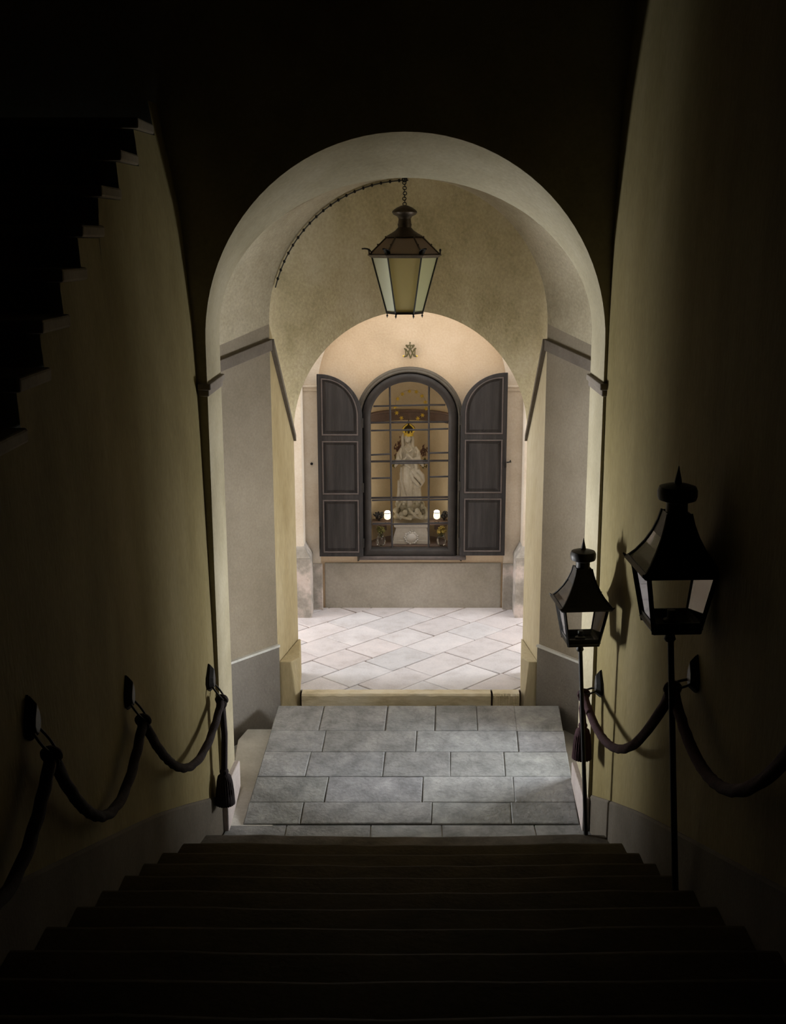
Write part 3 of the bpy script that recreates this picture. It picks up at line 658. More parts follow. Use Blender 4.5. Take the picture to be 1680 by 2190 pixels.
def remeshed(mb, name, mat, parent, vox, disp=None, smooth_it=2):
    o = mb.build(name, mat, None, recalc=True)
    md = o.modifiers.new('r', 'REMESH'); md.mode = 'VOXEL'; md.voxel_size = vox
    if smooth_it: s = o.modifiers.new('s', 'SMOOTH'); s.factor = .5; s.iterations = smooth_it
    dg = bpy.context.evaluated_depsgraph_get(); me = bpy.data.meshes.new_from_object(o.evaluated_get(dg)); bpy.data.objects.remove(o)
    off = Vector(parent.location) if parent else Vector((0, 0, 0))
    if disp:
        nn = [v.normal.copy() for v in me.vertices]
        for v, n in zip(me.vertices, nn): v.co = v.co+n*disp(v.co)
    for v in me.vertices: v.co.z = max(v.co.z, off.z+.001); v.co -= off
    for p in me.polygons: p.use_smooth = True
    me.materials.clear(); me.materials.append(M[mat]); me.name = name
    r = bpy.data.objects.new(name, me); C.objects.link(r); r.parent = parent; return r

st = thing('madonna_statue', 'crowned white stone statue of a robed woman standing on clouds inside the niche', 'statue', (xc, YS, zpt))
k = PXM                                        # metres per photo pixel at the statue
mb = MB()
# robe: stacked sections (photo y, centre x, half width, half depth)
sec = [(1092, 876, 22, 17), (1080, 876, 24, 18), (1066, 876, 24, 18), (1050, 876, 23, 18), (1035, 876.5, 22.5, 18), (1020, 877, 22, 17), (1008, 877, 21, 16), (998, 876, 19.5, 15), (988, 875, 18, 14), (978, 874, 17.5, 13.5), (968, 873.5, 17.5, 12.5), (961, 873.5, 16, 11), (956, 873, 11, 8), (952, 872.5, 6, 6), (947, 872, 5, 5)]
rows = []; n = 72
dz = Vector((0, 0, 1))
for (y, x, a, b) in sec:
    c = sp(x, y); row = []
    low = min(1, max(0, (y-985)/60))
    for i in range(n):
        th = 2*pi*i/n; fold = 1+low*(.085*cos(9*th+(y-1000)*.035)+.055*cos(17*th-(y-1000)*.02)+.03*cos(5*th+(y-1000)*.06))+(1-low)*.05*cos(11*th+y*.2)
        row.append(c+Vector((a*k*cos(th)*fold, b*k*sin(th)*fold, 0)))
    rows.append(row)
bidx = len(mb.v); mb.grid(rows, True); mb.f.append(tuple(bidx+i for i in range(n-1, -1, -1))); mb.f.append(tuple(bidx+(len(rows)-1)*n+i for i in range(n)))
def chain(pts, rad, nn=10):                     # (photo x, photo y, forward metres), radii in photo px
    mb.tube([sp(p[0], p[1], -p[2]) for p in pts], [r*k for r in rad], nn)
    mb.ball(sp(pts[0][0], pts[0][1], -pts[0][2]), rad[0]*k, 10, 8); mb.ball(sp(pts[-1][0], pts[-1][1], -pts[-1][2]), rad[-1]*k, 10, 8)
# forward knee
chain([(869, 1000, .05), (868, 1030, .068), (874, 1060, .058)], [9, 8.5, 6.5])
# head, neck, veil and hair
mb.ball(sp(871.5, 936, -.022), (7.2*k, 8*k, 10.2*k), 20, 14)
mb.ball(sp(871, 941, -.045), (4.6*k, 3.6*k, 5.*k), 12, 8)              # lower face
mb.ball(sp(871, 937.5, -.060), (1.2*k, 1.6*k, 2.6*k), 8, 6)            # nose
mb.ball(sp(871, 945.2, -.056), (2.2*k, 1.6*k, 1.4*k), 8, 6)            # chin
for s in (-1, 1):
    mb.ball(sp(871+s*3.2, 931.8, -.052), (2.3*k, 1.2*k, .9*k), 8, 6)    # brows
    chain([(871.5+s*5, 925, .01), (871.5+s*9.6, 932, .005), (871.5+s*10.8, 942, 0), (871.5+s*10, 952, .005), (871.5+s*13, 960, .01)], [3, 3.4, 3.6, 3.8, 3.4])
chain([(871, 924, -.01), (871, 932, -.03), (871, 945, -.035), (872, 960, -.03)], [6, 9, 9.5, 12])
mb.ball(sp(871, 943.6, -.0585), (1.9*k, 1.0*k, .55*k), 8, 5)
# shoulders, bent arms, hands crossed at the breast; long locks and sleeve ruffles
chain([(860, 962, .005), (853, 974, .02), (851, 985, .05), (858, 989, .085)], [6.5, 6.6, 6, 4.8])
chain([(886, 961, .005), (893, 972, .02), (894, 982, .05), (884, 984, .085)], [6.5, 6.8, 6.4, 4.8])
chain([(858, 988, .085), (866, 980, .095), (871, 974, .09)], [3.4, 2.6, 2.2])
chain([(884, 984, .085), (877, 978, .1), (872, 973, .098)], [3.4, 2.6, 2.2])
for h, (x, y, f, dx) in enumerate(((870, 974, .093, 1), (873, 973, .101, -1))):
    for q in range(4): chain([(x, y+q*1.2, f), (x+dx*3.2, y-2+q*1.3, f+.004), (x+dx*(5.6-.5*abs(q-1)), y-2.2+q*1.5, f)], [.95, .85, .65], 6)
    chain([(x, y+.5, f+.004), (x+dx*1.5, y-3.4, f+.006)], [.9, .7], 6)
for (pts, rad) in (([(851, 984, .05), (848, 991, .045), (845, 997, .04)], [5, 4.5, 2.5]), ([(894, 982, .05), (900, 990, .04), (904, 996, .03)], [5.5, 4.5, 2.6]),
                   ([(857, 960, .03), (855, 970, .05), (858, 980, .065)], [3, 3, 2.4]), ([(889, 958, .03), (894, 966, .045), (891, 978, .06)], [3.4, 3.4, 2.6]),
                   ([(862, 985, .075), (868, 994, .08), (876, 1000, .075)], [3.2, 3.4, 3]), ([(884, 986, .075), (889, 996, .07), (890, 1004, .06)], [3.6, 3.8, 3]),
                   ([(866, 960, .06), (872, 968, .075), (880, 962, .06)], [2, 2.4, 2])): chain(pts, rad)
# mantle sweeping round the hip: thick rolls
for (pts, rad) in (([(884, 1003, .05), (894, 1008, .055), (902, 1017, .045), (904, 1028, .03), (898, 1040, .02)], [4, 5, 5.6, 5, 3]),
                   ([(880, 1006, .06), (888, 1016, .075), (897, 1026, .06), (901, 1033, .04)], [3.4, 4.4, 4.6, 3]),
                   ([(877, 1012, .068), (883, 1026, .08), (892, 1036, .065), (897, 1040, .04)], [3, 3.8, 4, 2.6]),
                   ([(893, 1038, .03), (896, 1052, .03), (895, 1068, .03), (896, 1082, .03)], [4.2, 3.8, 4, 3.6]),
                   ([(858, 1000, .04), (857, 1025, .05), (862, 1050, .06), (872, 1070, .065)], [3, 2.6, 2.6, 2]),
                   ([(856, 1012, .03), (858, 1040, .045), (866, 1064, .06), (872, 1078, .06)], [2.6, 2.4, 2.4, 2]),
                   ([(860, 1010, .05), (864, 1034, .068), (872, 1054, .072), (882, 1068, .065)], [2.2, 2.2, 2.2, 1.8]),
                   ([(854, 1030, .01), (853, 1055, .015), (850, 1080, .02)], [4.5, 4.5, 5]),
                   ([(860, 1045, .045), (861, 1066, .05), (859, 1084, .05)], [3, 3.2, 3.6]), ([(868, 1062, .06), (869, 1076, .06), (867, 1088, .055)], [3, 3, 3.4]),
                   ([(884, 1050, .06), (886, 1068, .055), (885, 1086, .05)], [3, 3.2, 3.4])): chain(pts, rad)
remeshed(mb, 'robed_figure', 'statue', st, .0029, smooth_it=1)
# clouds with cherub heads
mb = MB(); rr = random.Random(3)
for (x, y, f, r_) in ((852, 1078, .02, 8), (900, 1078, .02, 8), (848, 1092, .03, 8.5), (905, 1092, .03, 9), (862, 1084, .07, 8), (889, 1082, .06, 9), (876, 1092, .08, 10), (861, 1100, .075, 9), (892, 1100, .08, 10), (848, 1105, .05, 7.5), (908, 1104, .05, 8), (876, 1105, .095, 8.5), (868, 1076, .06, 6), (882, 1104, .09, 7)):
    mb.ball(sp(x, y, -f), (r_*k, r_*k*.9, r_*k*.85), 16, 10)
for i in range(26):
    x = rr.uniform(846, 910); y = rr.uniform(1070, 1107); mb.ball(sp(x, y, -rr.uniform(.03, .11)), rr.uniform(2.6, 5)*k, 10, 7)
for (x, y, f, r_) in ((866, 1096, .125, 6), (892, 1093, .125, 6), (852, 1080, .07, 5), (903, 1083, .075, 5)):   # cherub heads: skull, nose, cheeks
    mb.ball(sp(x, y, -f), (r_*k, r_*k, r_*1.1*k), 14, 10); mb.ball(sp(x, y+1, -f-r_*k), 1.2*k, 8, 6)
    for s in (-1, 1): mb.ball(sp(x+s*2.4, y+2.4, -f-r_*k*.75), 1.8*k, 8, 6)
for pts in ([(872, 1086, .12), (880, 1096, .13), (892, 1106, .12), (902, 1110, .1)], [(856, 1104, .11), (866, 1108, .125), (880, 1110, .12)], [(846, 1094, .08), (850, 1104, .095), (858, 1110, .1)], [(908, 1088, .06), (912, 1098, .07), (908, 1110, .08)], [(858, 1074, .08), (850, 1084, .1), (846, 1096, .08)]):
    mb.tube([sp(x, y, -f) for x, y, f in pts], [2.6*k, 3.6*k, 3*k, 1.6*k][:len(pts)], 8)
remeshed(mb, 'cloud_base', 'cloud', st, .0036, smooth_it=1)
# crown
mb = MB(); c0 = sp(873.5, 930, -.015); 
mb.lathe([(.036, -.010), (.042, -.008), (.042, .008), (.039, .016), (.044, .024)], c0, 24, caps=False)
for q in range(10):
    a = 2*pi*q/10; d = Vector((cos(a), sin(a), 0)); mb.ball(c0+d*.045+Vector((0, 0, .032)), .0085, 8, 6)
crown = mb.build('crown', 'gold', st, True, smooth=True)
for q in range(6):
    a = 2*pi*q/6+.5; d = Vector((cos(a), sin(a), 0)); mb = MB()
    mb.tube([c0+d*(.042+.022*sin(pi*s_)*(1-.3*s_)-.038*s_**2.6)+Vector((0, 0, .022+.074*s_)) for s_ in [i/8 for i in range(9)]], [.0075]*9, 8); o = mb.build('crown_arch', 'gold' if q % 2 else 'gilt_dark', crown, False, smooth=True); o.data.transform(Matrix.Translation(-Vector(st.location)))
mb = MB(); mb.ball(c0+Vector((0, 0, .112)), .013, 10, 8); mb.tube([c0+Vector((0, 0, .09)), c0+Vector((0, 0, .140))], .003, 6); o = mb.build('crown_orb', 'gilt_dark', crown, False, smooth=True); o.data.transform(Matrix.Translation(-Vector(st.location)))
mb = MB(); mb.lathe([(.034, .0), (.048, .025), (.050, .045), (.040, .066), (.012, .082)], c0+Vector((0, .004, .008)), 20); o = mb.build('crown_lining', 'gilt_dark', crown, False, smooth=True); o.data.transform(Matrix.Translation(-Vector(st.location)))

# ring of stars
YST = YS+.02
t = thing('star_halo', 'ring of twelve gilt stars above the statue crown', 'halo', UY(879, 866, YST))
spots = [(875, 837), (890, 838), (902, 847), (909, 860), (911, 874), (903, 888), (893, 895), (858, 894), (848, 883), (844, 870), (850, 853), (860, 843)]
mb = MB(); cst = UY(878, 866, YST+.006); mb.torus(cst, (0, 1, 0), .132, .0007, 48, 5); mb.build('wire', 'gilt_dark', t, True)
for i, (x, y) in enumerate(spots):
    c = UY(x, y, YST); mb = MB(); pts = []; ph = R.uniform(0, 1); sc_ = R.uniform(.022, .026)
    for q in range(12): a = ph+2*pi*q/12; r_ = sc_ if q % 2 == 0 else sc_*.42; pts.append((c.x+r_*cos(a), c.z+r_*sin(a)))
    b = len(mb.v); mb.v += [(x_, YST, z_) for x_, z_ in pts]+[(c.x, YST-.007, c.z), (c.x, YST+.006, c.z)]; mb.t += [(1, 1, 1)]*14
    for q in range(12): mb.f += [(b+q, b+(q+1) % 12, b+12), (b+(q+1) % 12, b+q, b+13)]
    mb.build('star', 'gold', t, True)

# votive lamps, vases, dried bouquets on ledges of the niche
def ledge(x0, x1, y, label, Yb=10.04):
    a, b = xy(x0, y, Yb), xy(x1, y, Yb); z = zy(y, Yb)
    mb = MB(); mb.box((a, Yb, z-.022), (b, Yb+.17, z)); mb.box((a+.05, Yb+.10, z-.09), (b-.05, Yb+.14, z-.022)); o = mb.build('niche_shelf', 'niche_band', bevel=.004); tag(o, label, 'shelf'); return z
zL = ledge(795, 838, 1119, 'small dark shelf under the lamp half hidden by a glazing bar')
zR_ = ledge(917, 957, 1118, 'small dark shelf under the lamp in clear view')
def lamp(x, zl, label):
    c = Vector((xy(x, 1100, 10.07), 10.07, zl)); t = thing('votive_lamp', label, 'lamp', c, group=None)
    MB().lathe([(.020, 0), (.020, .004), (.006, .010), (.005, .022), (.014, .030)], n=16).build('foot', 'glass', t, smooth=True)
    MB().lathe([(.014, .028), (.026, .036), (.030, .055), (.027, .085)], n=20).build('cup', 'candle', t, smooth=True)
    MB().lathe([(.0275, .083), (.0285, .086), (.0275, .089)], n=20, caps=False).build('rim', 'bronze', t, smooth=True)
    MB().lathe([(.0265, .086), (.024, .100), (.016, .106)], n=20).build('flame_glow', 'candle_top', t, smooth=True)
lamp(828, zL, 'glowing votive lamp partly hidden behind a glazing bar')
lamp(933.5, zR_, 'glowing votive lamp in clear view beside dark foliage')
def bouquet(c, label, cat, mat_leaf, mat_bloom, h, spread, nst, rr, vase=None, down=.0):
    t = thing(cat.replace(' ', '_'), label, cat, c)
    if vase: MB().lathe([(.022, 0), (.034, .01), (.042, .045), (.036, .075), (.022, .09), (.030, .105)], n=18, lobes=(9, .05)).build('vase', vase, t, smooth=True)
    base = .08 if vase else 0.
    ms = MB(); ml = MB(); mbm = MB()
    for q in range(nst):
        a = rr.uniform(0, 2*pi); s_ = rr.uniform(.15, 1)*spread; top = Vector((cos(a)*s_, sin(a)*s_*.6, base+h*rr.uniform(.55, 1)-s_*.2)); b0 = Vector((cos(a)*.006, sin(a)*.006, base if vase else 0)); mid = (top+b0)/2+Vector((0, 0, .012))
        ms.tube([b0, mid, top], .0016, 5)
        for _ in range(6):
            f = rr.uniform(.35, 1.05); p = b0.lerp(top, f); d = Vector((rr.uniform(-1, 1), rr.uniform(-1, 1), rr.uniform(-.2, 1))).normalized(); l = rr.uniform(.012, .024); w_ = d.cross(Vector((rr.uniform(-1, 1), .3, rr.uniform(-1, 1)))).normalized()*l*.28
            ml.add([p, p+d*l*.5+w_, p+d*l, p+d*l*.5-w_, p+d*l*.5+d.cross(w_).normalized()*.002], [(0, 1, 4), (1, 2, 4), (2, 3, 4), (3, 0, 4)])
        for _ in range(3 if mat_bloom else 0): mbm.ball(top+Vector((rr.uniform(-1, 1), rr.uniform(-1, 1), rr.uniform(-1, 1)))*.012, rr.uniform(.006, .011), 7, 5)
    ms.build('stem', mat_leaf, t); ml.build('leaves', mat_leaf, t)
    if mat_bloom: mbm.build('blossoms', mat_bloom, t, smooth=True)
    return t
rr = random.Random(11)
bouquet((xy(811, 1118, 10.13), 10.13, zL), 'dark dried bouquet beside the half hidden votive lamp', 'bouquet', 'leaf_dark', 'leaf_dark', .075, .042, 16, rr)
bouquet((xy(949, 1118, 10.13), 10.13, zR_), 'dark dried bouquet beside the clearly seen votive lamp', 'bouquet', 'leaf_dark', 'leaf_dark', .075, .034, 16, rr)
bouquet((xy(814, 1168, 9.975), 9.975, zb+.003), 'glass vase of dull olive flowers below the half hidden lamp', 'flower vase', 'leaf', 'leaf', .085, .045, 16, rr, 'glass')
bouquet((xy(943, 1168, 9.975), 9.975, zb+.003), 'glass vase of yellow flowers below the clearly seen lamp', 'flower vase', 'leaf', 'bloom', .09, .042, 18, rr, 'glass')
def spray(px0, tips, label, mat):
    b0 = sp(*px0, .10); t = thing('dried_spray', label, 'dried flowers', b0); ms = MB(); ml = MB()
    for (x, y) in tips:
        e = sp(x, y, rr.uniform(.08, .14)); ms.tube([b0, b0.lerp(e, .5)+Vector((0, 0, .008)), e], .0022, 5)
        for _ in range(9): p = b0.lerp(e, rr.uniform(.4, 1.05)); ml.ball(p+Vector((rr.uniform(-1, 1), rr.uniform(-1, 1), rr.uniform(-1, 1)))*.010, (.005, .004, rr.uniform(.006, .012)), 6, 5)
    ms.build('stem', mat, t, True); ml.build('flower_heads', mat, t, True, smooth=True)
spray((858, 972), [(856, 938), (850, 944), (846, 952), (842, 956), (848, 962), (846, 972), (852, 950)], 'dried brown flower spray by the statue, reaching the veil', 'dried')
spray((896, 974), [(908, 950), (914, 956), (906, 958), (912, 964), (902, 962), (910, 972)], 'dried brown flower spray on the side of the swept mantle', 'dried')
spray((850, 992), [(842, 984), (838, 990), (840, 998), (846, 976)], 'olive dried sprig under the bent elbow', 'leaf')
spray((898, 996), [(908, 980), (912, 988), (906, 990), (910, 998)], 'olive dried sprig under the swept sleeve', 'leaf')

# ------------------------------------------------------------------ hanging lantern
YL = 7.30; SC = 1/2500*7.13; cL = UY(865, 668, YL)
zl = lambda y: zy(y, YL)-cL.z
t = thing('hanging_lantern', 'bronze hexagonal lantern with milky panes hanging on a chain from the vault', 'lantern', cL)
px2 = SC
MB().lathe([(.002, zl(438)), (8*px2, zl(440)), (17*px2, zl(444)), (25*px2, zl(450)), (27*px2, zl(454)), (24*px2, zl(459)), (16*px2, zl(463)), (13*px2, zl(468)), (14*px2, zl(476)), (13*px2, zl(480))], n=28).build('cap', 'bronze', t, smooth=True)
MB().lathe([(15*px2, zl(478)), (15*px2, zl(482)), (14*px2, zl(486)), (20*px2, zl(493)), (29*px2, zl(499)), (36*px2, zl(503)), (40*px2, zl(506)), (38*px2, zl(508))], n=28).build('dome', 'bronze', t, smooth=True)
HX = [Vector((cos(pi*k/3), sin(pi*k/3), 0)) for k in range(6)]           # corners at the sides, flat face to the viewer
r0, r1, r2, r3 = 38*px2, 76*px2, 71*px2, 39*px2; zA, zB, zB2, zC = zl(507), zl(544), zl(550), 0.
MB().lathe([(r1*1.02, zB), (r1*1.05, zB-.004), (r2, zB2-.004), (r2*.97, zB2-.002), (r1*.97, zB+.004)], n=6, caps=False).build('eave', 'bronze', t)
MB().lathe([(r0*1.02, zA), (r0*1.06, zA-.006), (r0*.96, zA-.008)], n=6, caps=False).build('roof_ring', 'bronze', t)
MB().lathe([(r3*1.04, .006), (r3*1.04, -.008), (r3*.9, -.008), (r3*.9, .004)], n=6).build('base_ring', 'iron', t)
for q in range(6):
    a, b = HX[q], HX[(q+1) % 6]; up = Vector((0, 0, 1))
    MB().tube([a*r2*.99+up*zB2, a*r3+up*zC], .0052, 6).build('corner_bar', 'iron', t)
    MB().tube([a*r0+up*zA, a*r1*.99+up*zB], .0055, 6).build('hip_bar', 'bronze', t)
    m = (a+b)/2; mid = {4: 'pane_amber', 1: 'pane_amber', 3: 'pane_left', 2: 'pane_left'}.get(q, 'pane_green')
    mb = MB(); P = [a*r2*.97+up*zB2, b*r2*.97+up*zB2, b*r3*.98+up*.004, a*r3*.98+up*.004]; nrm = Vector((m.x, m.y, 0)).normalized()*.003; mb.hexa([p-nrm for p in P], P); mb.build('pane', mid, t)
    mb = MB(); P = [a*r0+up*(zA-.004), b*r0+up*(zA-.004), b*r1*.97+up*zB, a*r1*.97+up*zB]; mb.hexa([p-up*.003 for p in P], P); mb.build('roof_pane', 'roof_pane', t)
    mb = MB(); c = a*r3*.97; mb.tube([c, c-up*.016], .0035, 6).ball(c-up*.020, (.006, .006, .008), 8, 6).tube([c-up*.026, c-up*.034], [.003, .0012], 6); mb.build('drop_finial', 'iron', t, smooth=True)
    mb = MB(); c = a*r1*1.0+up*zB; mb.tube([c, c+up*.02], .005, 6).ball(c+up*.024, (.007, .007, .010), 8, 6); mb.build('corner_finial', 'iron', t, smooth=True)
    mb = MB(); c = a*r0*1.05+up*zA
    mb.ball(c, .007, 8, 6).build('roof_bead', 'bronze', t, smooth=True); MB().ball(a*(r0+r1)/2+up*((zA+zB)/2+.006), .006, 8, 6).build('roof_bead', 'bronze', t, smooth=True)
    # upturned leaf on the eave
    tang = Vector((-a.y, a.x, 0)); mb = MB(); rows = []
    for s_ in [i/6 for i in range(7)]:
        ctr = a*(r1*.92+.012*s_+.05*s_**2.2)+up*(zB+.006+.030*sin(s_*1.9)); wv = .020*(sin(pi*min(1, .25+s_*.75))**.8)+.001
        rows.append([ctr-tang*wv-up*.003, ctr+up*.003, ctr+tang*wv-up*.003])
    if q in (3, 4, 5): mb.grid(rows); o = mb.build('eave_leaf', 'iron', t, smooth=True); md = o.modifiers.new('th', 'SOLIDIFY'); md.thickness = .004
mb = MB(); top = zy(380, YL)+.012-cL.z; z = zl(440); i = 0
while z < top:
    mb.torus((.002*sin(i*2.1), .0, z+.010), (1, 0, 0) if i % 2 else (0, 1, 0), .0105, .0028, 12, 6, (1, 1)); z += .0155; i += 1
mb.build('chain', 'iron', t, smooth=True)
MB().tube([(0, 0, top-.02), (0, 0, top+.03)], .007, 8).torus((0, 0, top-.022), (0, 1, 0), .014, .004).build('hook', 'iron', t, smooth=True)

# cable pinned along the inner arch edge
pts = []; 
for j in range(4, NA//2+1):
    x, z = A2[1+j]; v_ = Vector((x-.0, 0, z-2.86)); v_ *= 1-.018/v_.length; pts.append(Vector((v_.x, D2-.004, v_.z+2.86)))
t = thing('lamp_cable', 'thin cable with clips pinned along the inner arch edge', 'cable', pts[0])
MB().tube(pts, .0045, 6).build('wire', 'cable', t, True, smooth=True)
for j in range(1, len(pts)-1):
    mb = MB(); mb.ball(pts[j], (.009, .009, .011), 8, 6); mb.build('clip', 'iron', t, True, smooth=True)

# ------------------------------------------------------------------ pole lanterns
def pole_lantern(loc, rz, plen, lean, label, k_=1.):
    t = thing('pole_lantern', label, 'lantern', loc, rz)
    lx, ly = lean; t.scale = (k_, k_, k_); plen /= k_
    mb = MB(); mb.tube([(lx, ly, -plen), (lx*.5, ly*.5, -plen*.5), (0, 0, .0)], [.014, .013, .013], 12); mb.lathe([(.018, -.06), (.024, -.05), (.018, -.03), (.030, -.012), (.036, 0)], n=16); mb.build('pole', 'iron', t, smooth=True)
    hb, ht, he = .088, .130, .147; zt = .243
    Q = [(-1, -1), (1, -1), (1, 1), (-1, 1)]
    mb = MB(); mb.hexa([(x*hb*1.0, y*hb*1.0, -.004) for x, y in Q], [(x*hb*1.05, y*hb*1.05, .012) for x, y in Q]); mb.build('base_plate', 'iron', t)
    mb = MB(); mb.lathe([(.03, .012), (.03, .03), (.016, .036), (.016, .07)], n=14); mb.build('burner', 'iron', t, smooth=True)
    for i, (x, y) in enumerate(Q):
        x2, y2 = Q[(i+1) % 4]
        MB().tube([(x*hb, y*hb, 0), (x*ht, y*ht, zt)], .0095, 4).build('corner_bar', 'iron', t)
        mb = MB(); mb.tube([(x*hb*1.05, y*hb*1.05, .018), (x2*hb*1.05, y2*hb*1.05, .018)], .011, 4); mb.build('bottom_rail', 'iron', t)
        mb = MB(); e_ = lambda q, z_: q*(hb+(ht-hb)*z_/zt)*1.01; n_ = Vector((-(x+x2), -(y+y2), 0)).normalized()*.006; P = [Vector((e_(x, .012), e_(y, .012), .012)), Vector((e_(x2, .012), e_(y2, .012), .012)), Vector((e_(x2, .045), e_(y2, .045), .045)), Vector((e_(x, .045), e_(y, .045), .045))]; mb.hexa(P, [p+n_ for p in P]); mb.build('tray_side', 'iron', t)
        mb = MB(); P = [Vector((x*hb, y*hb, .01)), Vector((x2*hb, y2*hb, .01)), Vector((x2*ht, y2*ht, zt)), Vector((x*ht, y*ht, zt))]; nn = Vector((-(x+x2), -(y+y2), 0)).normalized()*.003; mb.hexa(P, [p+nn for p in P]); mb.build('pane', 'glass', t)
    for i, (x, y) in enumerate(Q):
        x2, y2 = Q[(i+1) % 4]; mb = MB(); mb.tube([(x*he, y*he, zt+.004), (x2*he, y2*he, zt+.004)], .014, 4); mb.build('eave_rail', 'iron', t)
        # one concave roof slope; the side slope away from the wall is glazed
        prof_ = [(he, zt+.008), (he*.82, zt+.04), (he*.63, zt+.085), (he*.48, zt+.132), (he*.37, zt+.18), (.045, zt+.222)]
        rows = [[(x*r_, y*r_, z_), (x2*r_, y2*r_, z_)] for r_, z_ in prof_]
        glazed = (x == -1 and x2 == -1)
        mb = MB(); mb.grid(rows[:4] if glazed else rows); o = mb.build('roof_pane' if glazed else 'roof_slope', 'glass' if glazed else 'iron', t, recalc=False); md = o.modifiers.new('th', 'SOLIDIFY'); md.thickness = .003
        if glazed:
            mb = MB(); mb.grid(rows[3:]); o = mb.build('roof_slope', 'iron', t, recalc=False); md = o.modifiers.new('th', 'SOLIDIFY'); md.thickness = .003
        mb = MB(); mb.tube([(x*r_, y*r_, z_) for r_, z_ in prof_], .006, 5); mb.build('hip_bar', 'iron', t)
        # pointed corner ears
        MB().tube([(x*he*.98, y*he*.98, zt), (x*he*1.10, y*he*1.10, zt+.016)], [.010, .003], 5).build('corner_ear', 'iron', t)
    MB().lathe([(.046, zt-.052+.262), (.042, zt-.052+.275), (.041, zt-.052+.31), (.052, zt-.052+.314), (.072, zt-.052+.322), (.076, zt-.052+.335), (.076, zt-.052+.358), (.070, zt-.052+.372), (.045, zt-.052+.380), (.016, zt-.052+.384)], n=24).build('chimney_cap', 'iron', t, smooth=True)
    MB().lathe([(.016, zt-.052+.382), (.013, zt-.052+.40), (.006, zt-.052+.43), (.0015, zt-.052+.452)], n=12).build('spike', 'iron', t, smooth=True)
    return t
c2 = UY(1240, 1372, 6.02); c1 = UY(1433, 1340, 4.38)
f2 = UY(1258, 1797, 6.0); f1z = .14+SR*ceil((S0-4.38)/ST-1)
pole_lantern(c2, .08, c2.z-.142, (.075, -.02), 'black square lantern on the lower pole, next to the outer arch', .90)
pole_lantern(c1, .05, c1.z-f1z-.002, (.085, 0), 'black square lantern on the pole higher up the stairs, against bare dark wall')

# ------------------------------------------------------------------ wall brackets and ropes
def bracket(D, z, side, reach, label, group, drop=.055):
    X = XL(D, z) if side < 0 else XR(D, z); s = -side
    t = thing('rope_bracket', label, 'bracket', (X, D, z))
    mb = MB(); pts = [(-.0, .092), (.018, .06), (.042, .02), (.050, -.015), (.036, -.05), (.0, -.075), (-.036, -.05), (-.050, -.015), (-.042, .02), (-.018, .06)]
    mb.hexa([(-s*.02, a, b) for a, b in pts], [(s*.008, a, b) for a, b in pts]); mb.hexa([(s*.008, a, b) for a, b in pts], [(s*.034, a*.62, b*.66) for a, b in pts]); mb.build('wall_plate', 'iron', t, bevel=.003)
    ring = MB(); n = 18; path = [Vector((s*(.012+reach*(.5-.5*cos(2*pi*k/n))), .028*sin(2*pi*k/n)*1.2, -.02-(drop-.02)*(.5-.5*cos(2*pi*k/n)))) for k in range(n+1)]
    ring.tube(path, .0055, 7); ring.build('ring', 'iron', t, smooth=True)
    return Vector((X+s*reach*.92, D, z-drop))
def catenary(a, b, sag, n=26): return [a.lerp(b, i/n)+Vector((0, 0, -sag*4*(i/n)*(1-i/n))) for i in range(n+1)]
def tassel(mbk, mbs, p, n=16):
    mbk.ball(p+Vector((0, 0, -.015)), (.027, .027, .022), 12, 8)
    mbs.lathe([(.022, -.03), (.036, -.042), (.044, -.08), (.050, -.14), (.054, -.215), (.044, -.216)], p, 48, lobes=(24, .06))
def on_wall(x, y, side):
    D = 5.5
    for _ in range(30):
        z = UY(x, y, D).z; X = XL(D, z) if side < 0 else XR(D, z); r = ray(x, y); D = .5*D+.5*(X/r[0]*r[1])
    return D, UY(x, y, D).z
def rope_line(name, side, plates, reach, labels, rope_label, mat, tail, drop, sags):
    P = []
    for (D, z), lb in zip(plates, labels): P.append(bracket(D, z, side, reach, lb, None, drop))
    t = thing(name, rope_label, 'rope', P[0]); mb = MB()
    for i, (a, b) in enumerate(zip(P, P[1:])):
        mb.tube(catenary(a, b, sags[i], 40), .0205, 18, twist=(.30, 75))
    mb.build('cord', mat, t, True, smooth=True, ang=1.5)
    for p in P:
        mb = MB(); mb.torus(p, (0, 1, .4), .024, .015, 16, 8).torus(p+Vector((0, 0, -.022)), (.5, 1, 0), .02, .013, 16, 8).ball(p, .022, 10, 8); mb.build('knot', mat, t, True, smooth=True)
    # tail with tassel at the lower end
    e = P[0]+Vector((0, -.01, -tail)); mb = MB(); mb.tube([P[0]+Vector((-side*-.0, 0, -.02)), P[0].lerp(e, .5)+Vector((-side*.008, .008, 0)), e], .0175, 18, twist=(.30, 75)); mb.build('tail', mat, t, True, smooth=True, ang=1.5)
    mk = MB(); ms = MB(); tassel(mk, ms, e); tk = ms.build('tassel', mat, t, True, smooth=True, ang=1.5); o = mk.build('tassel_knob', mat, tk); o.data.transform(Matrix.Translation(-Vector(t.location)))
    return P
pl = [on_wall(446, 1452, -1), on_wall(270, 1485, -1)]; d = (pl[1][0]-pl[0][0], pl[1][1]-pl[0][1]); pl.append((pl[1][0]+d[0], pl[1][1]+d[1])); pl.append((pl[2][0]+d[0], pl[2][1]+d[1]))
rope_line('handrail_rope', -1, pl, .075, ['iron rope bracket with long tassel, on the lit wall edge', 'iron rope bracket at the shadow line of the stepped wall', 'iron rope bracket in deep shadow below the stepped wall', 'iron rope bracket higher up in the black corner of the stepped wall'],
          'dark twisted handrail rope with tassel along the stepped wall', 'rope_dark', .42, .125, (.32, .34, .4))
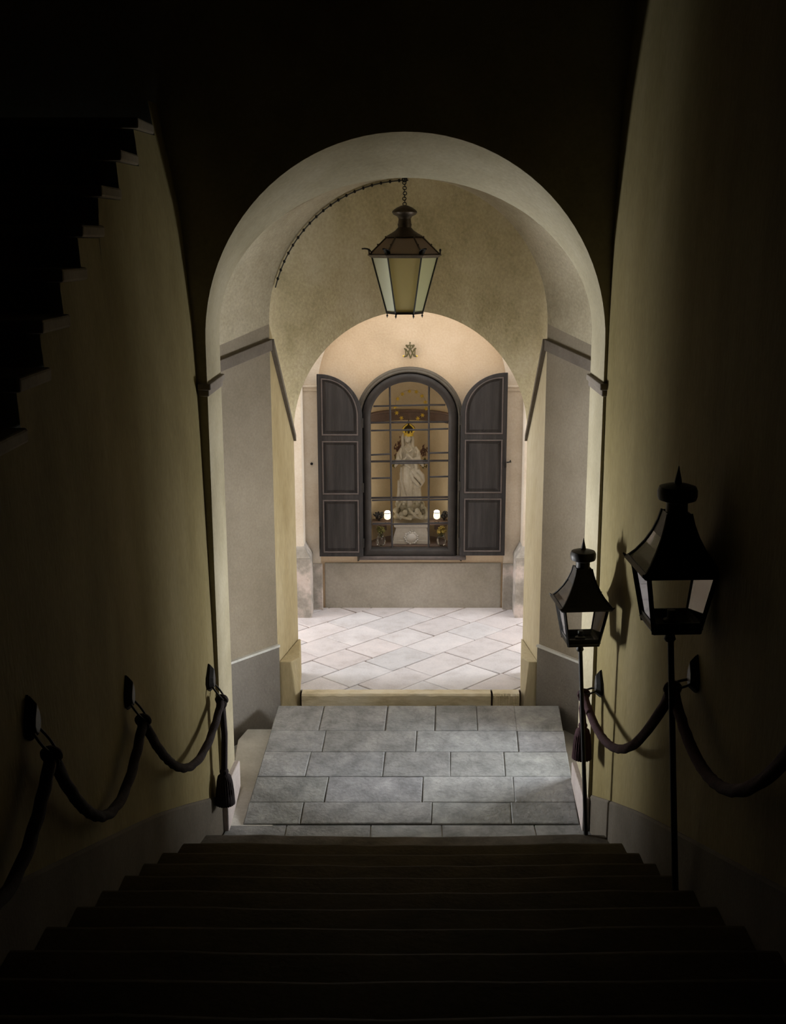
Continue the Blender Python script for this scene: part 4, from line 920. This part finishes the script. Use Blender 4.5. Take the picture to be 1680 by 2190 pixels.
pr_ = [on_wall(1285, 1465, 1), on_wall(1490, 1445, 1)]; d = (pr_[1][0]-pr_[0][0], pr_[1][1]-pr_[0][1]); pr_.append((pr_[1][0]+d[0], pr_[1][1]+d[1]))
rope_line('handrail_rope', 1, pr_, .105, ['iron rope bracket behind the lower pole lantern, by the arch', 'iron rope bracket holding the pole of the higher lantern', 'iron rope bracket further up in the dark beyond both lanterns'],
          'dark red twisted handrail rope with tassel tied round the lantern poles', 'rope', .17, .055, (.30, .38))

# ------------------------------------------------------------------ daylight and camera
def area(name, loc, rot, sx, sy, power, col):
    l = bpy.data.lights.new(name, 'AREA'); l.shape = 'RECTANGLE'; l.size = sx; l.size_y = sy; l.energy = power; l.color = col
    o = bpy.data.objects.new(name, l); C.objects.link(o); o.location = loc; o.rotation_euler = rot; return o
area('courtyard_sky', (0, 9.0, 5.2), (0, 0, 0), 6.0, 1.5, 102, (.93, .97, 1.))
area('courtyard_opening_west', (-3.6, 9.0, 2.2), (0, -pi/2, 0), 3.6, 1.3, 92, (1., .97, .93))
area('courtyard_opening_east', (3.6, 9.0, 2.2), (0, pi/2, 0), 3.6, 1.3, 92, (1., .97, .93))
for nm, sd, pw, aim, spr in (('added_daylight_west', -1, 215, (-1.75, 1.0), 95), ('added_daylight_east', 1, 170, (-1.05, .45), 110)):     # added daylight from the unseen doorways, aimed at the stair-wall strips
    l = area(nm, (sd*1.92, 7.09, .95), (0, 0, 0), .46, 1.7, pw, (.96, .98, 1.)); l.data.spread = radians(spr)
    l.rotation_euler = Vector((-sd*3.0, *aim)).to_track_quat('-Z', 'Z').to_euler()
wd = bpy.data.worlds.new('sky'); bpy.context.scene.world = wd; wd.use_nodes = True
bg = wd.node_tree.nodes['Background']; bg.inputs[0].default_value = (.75, .85, 1, 1); bg.inputs[1].default_value = .25

cam = bpy.data.cameras.new('camera'); co = bpy.data.objects.new('camera', cam); C.objects.link(co)
co.location = (0, 0, EZ); co.rotation_euler = (pi/2-TH, 0, 0)
cam.sensor_fit = 'VERTICAL'; cam.sensor_height = 69.; cam.sensor_width = 53.; cam.lens = FP/2190*69.
cam.shift_x = -(PX-840)/2190.; cam.shift_y = 0.; cam.clip_start = .05
sc = bpy.context.scene; sc.camera = co
sc.view_settings.view_transform = 'Standard'; sc.view_settings.look = 'None'; sc.view_settings.exposure = 0.; sc.view_settings.gamma = 1.; sc.view_settings.use_curve_mapping = False
sc.cycles.use_denoising = True; sc.cycles.max_bounces = 14; sc.cycles.diffuse_bounces = 10; sc.cycles.transparent_max_bounces = 16; sc.cycles.sample_clamp_indirect = 4.
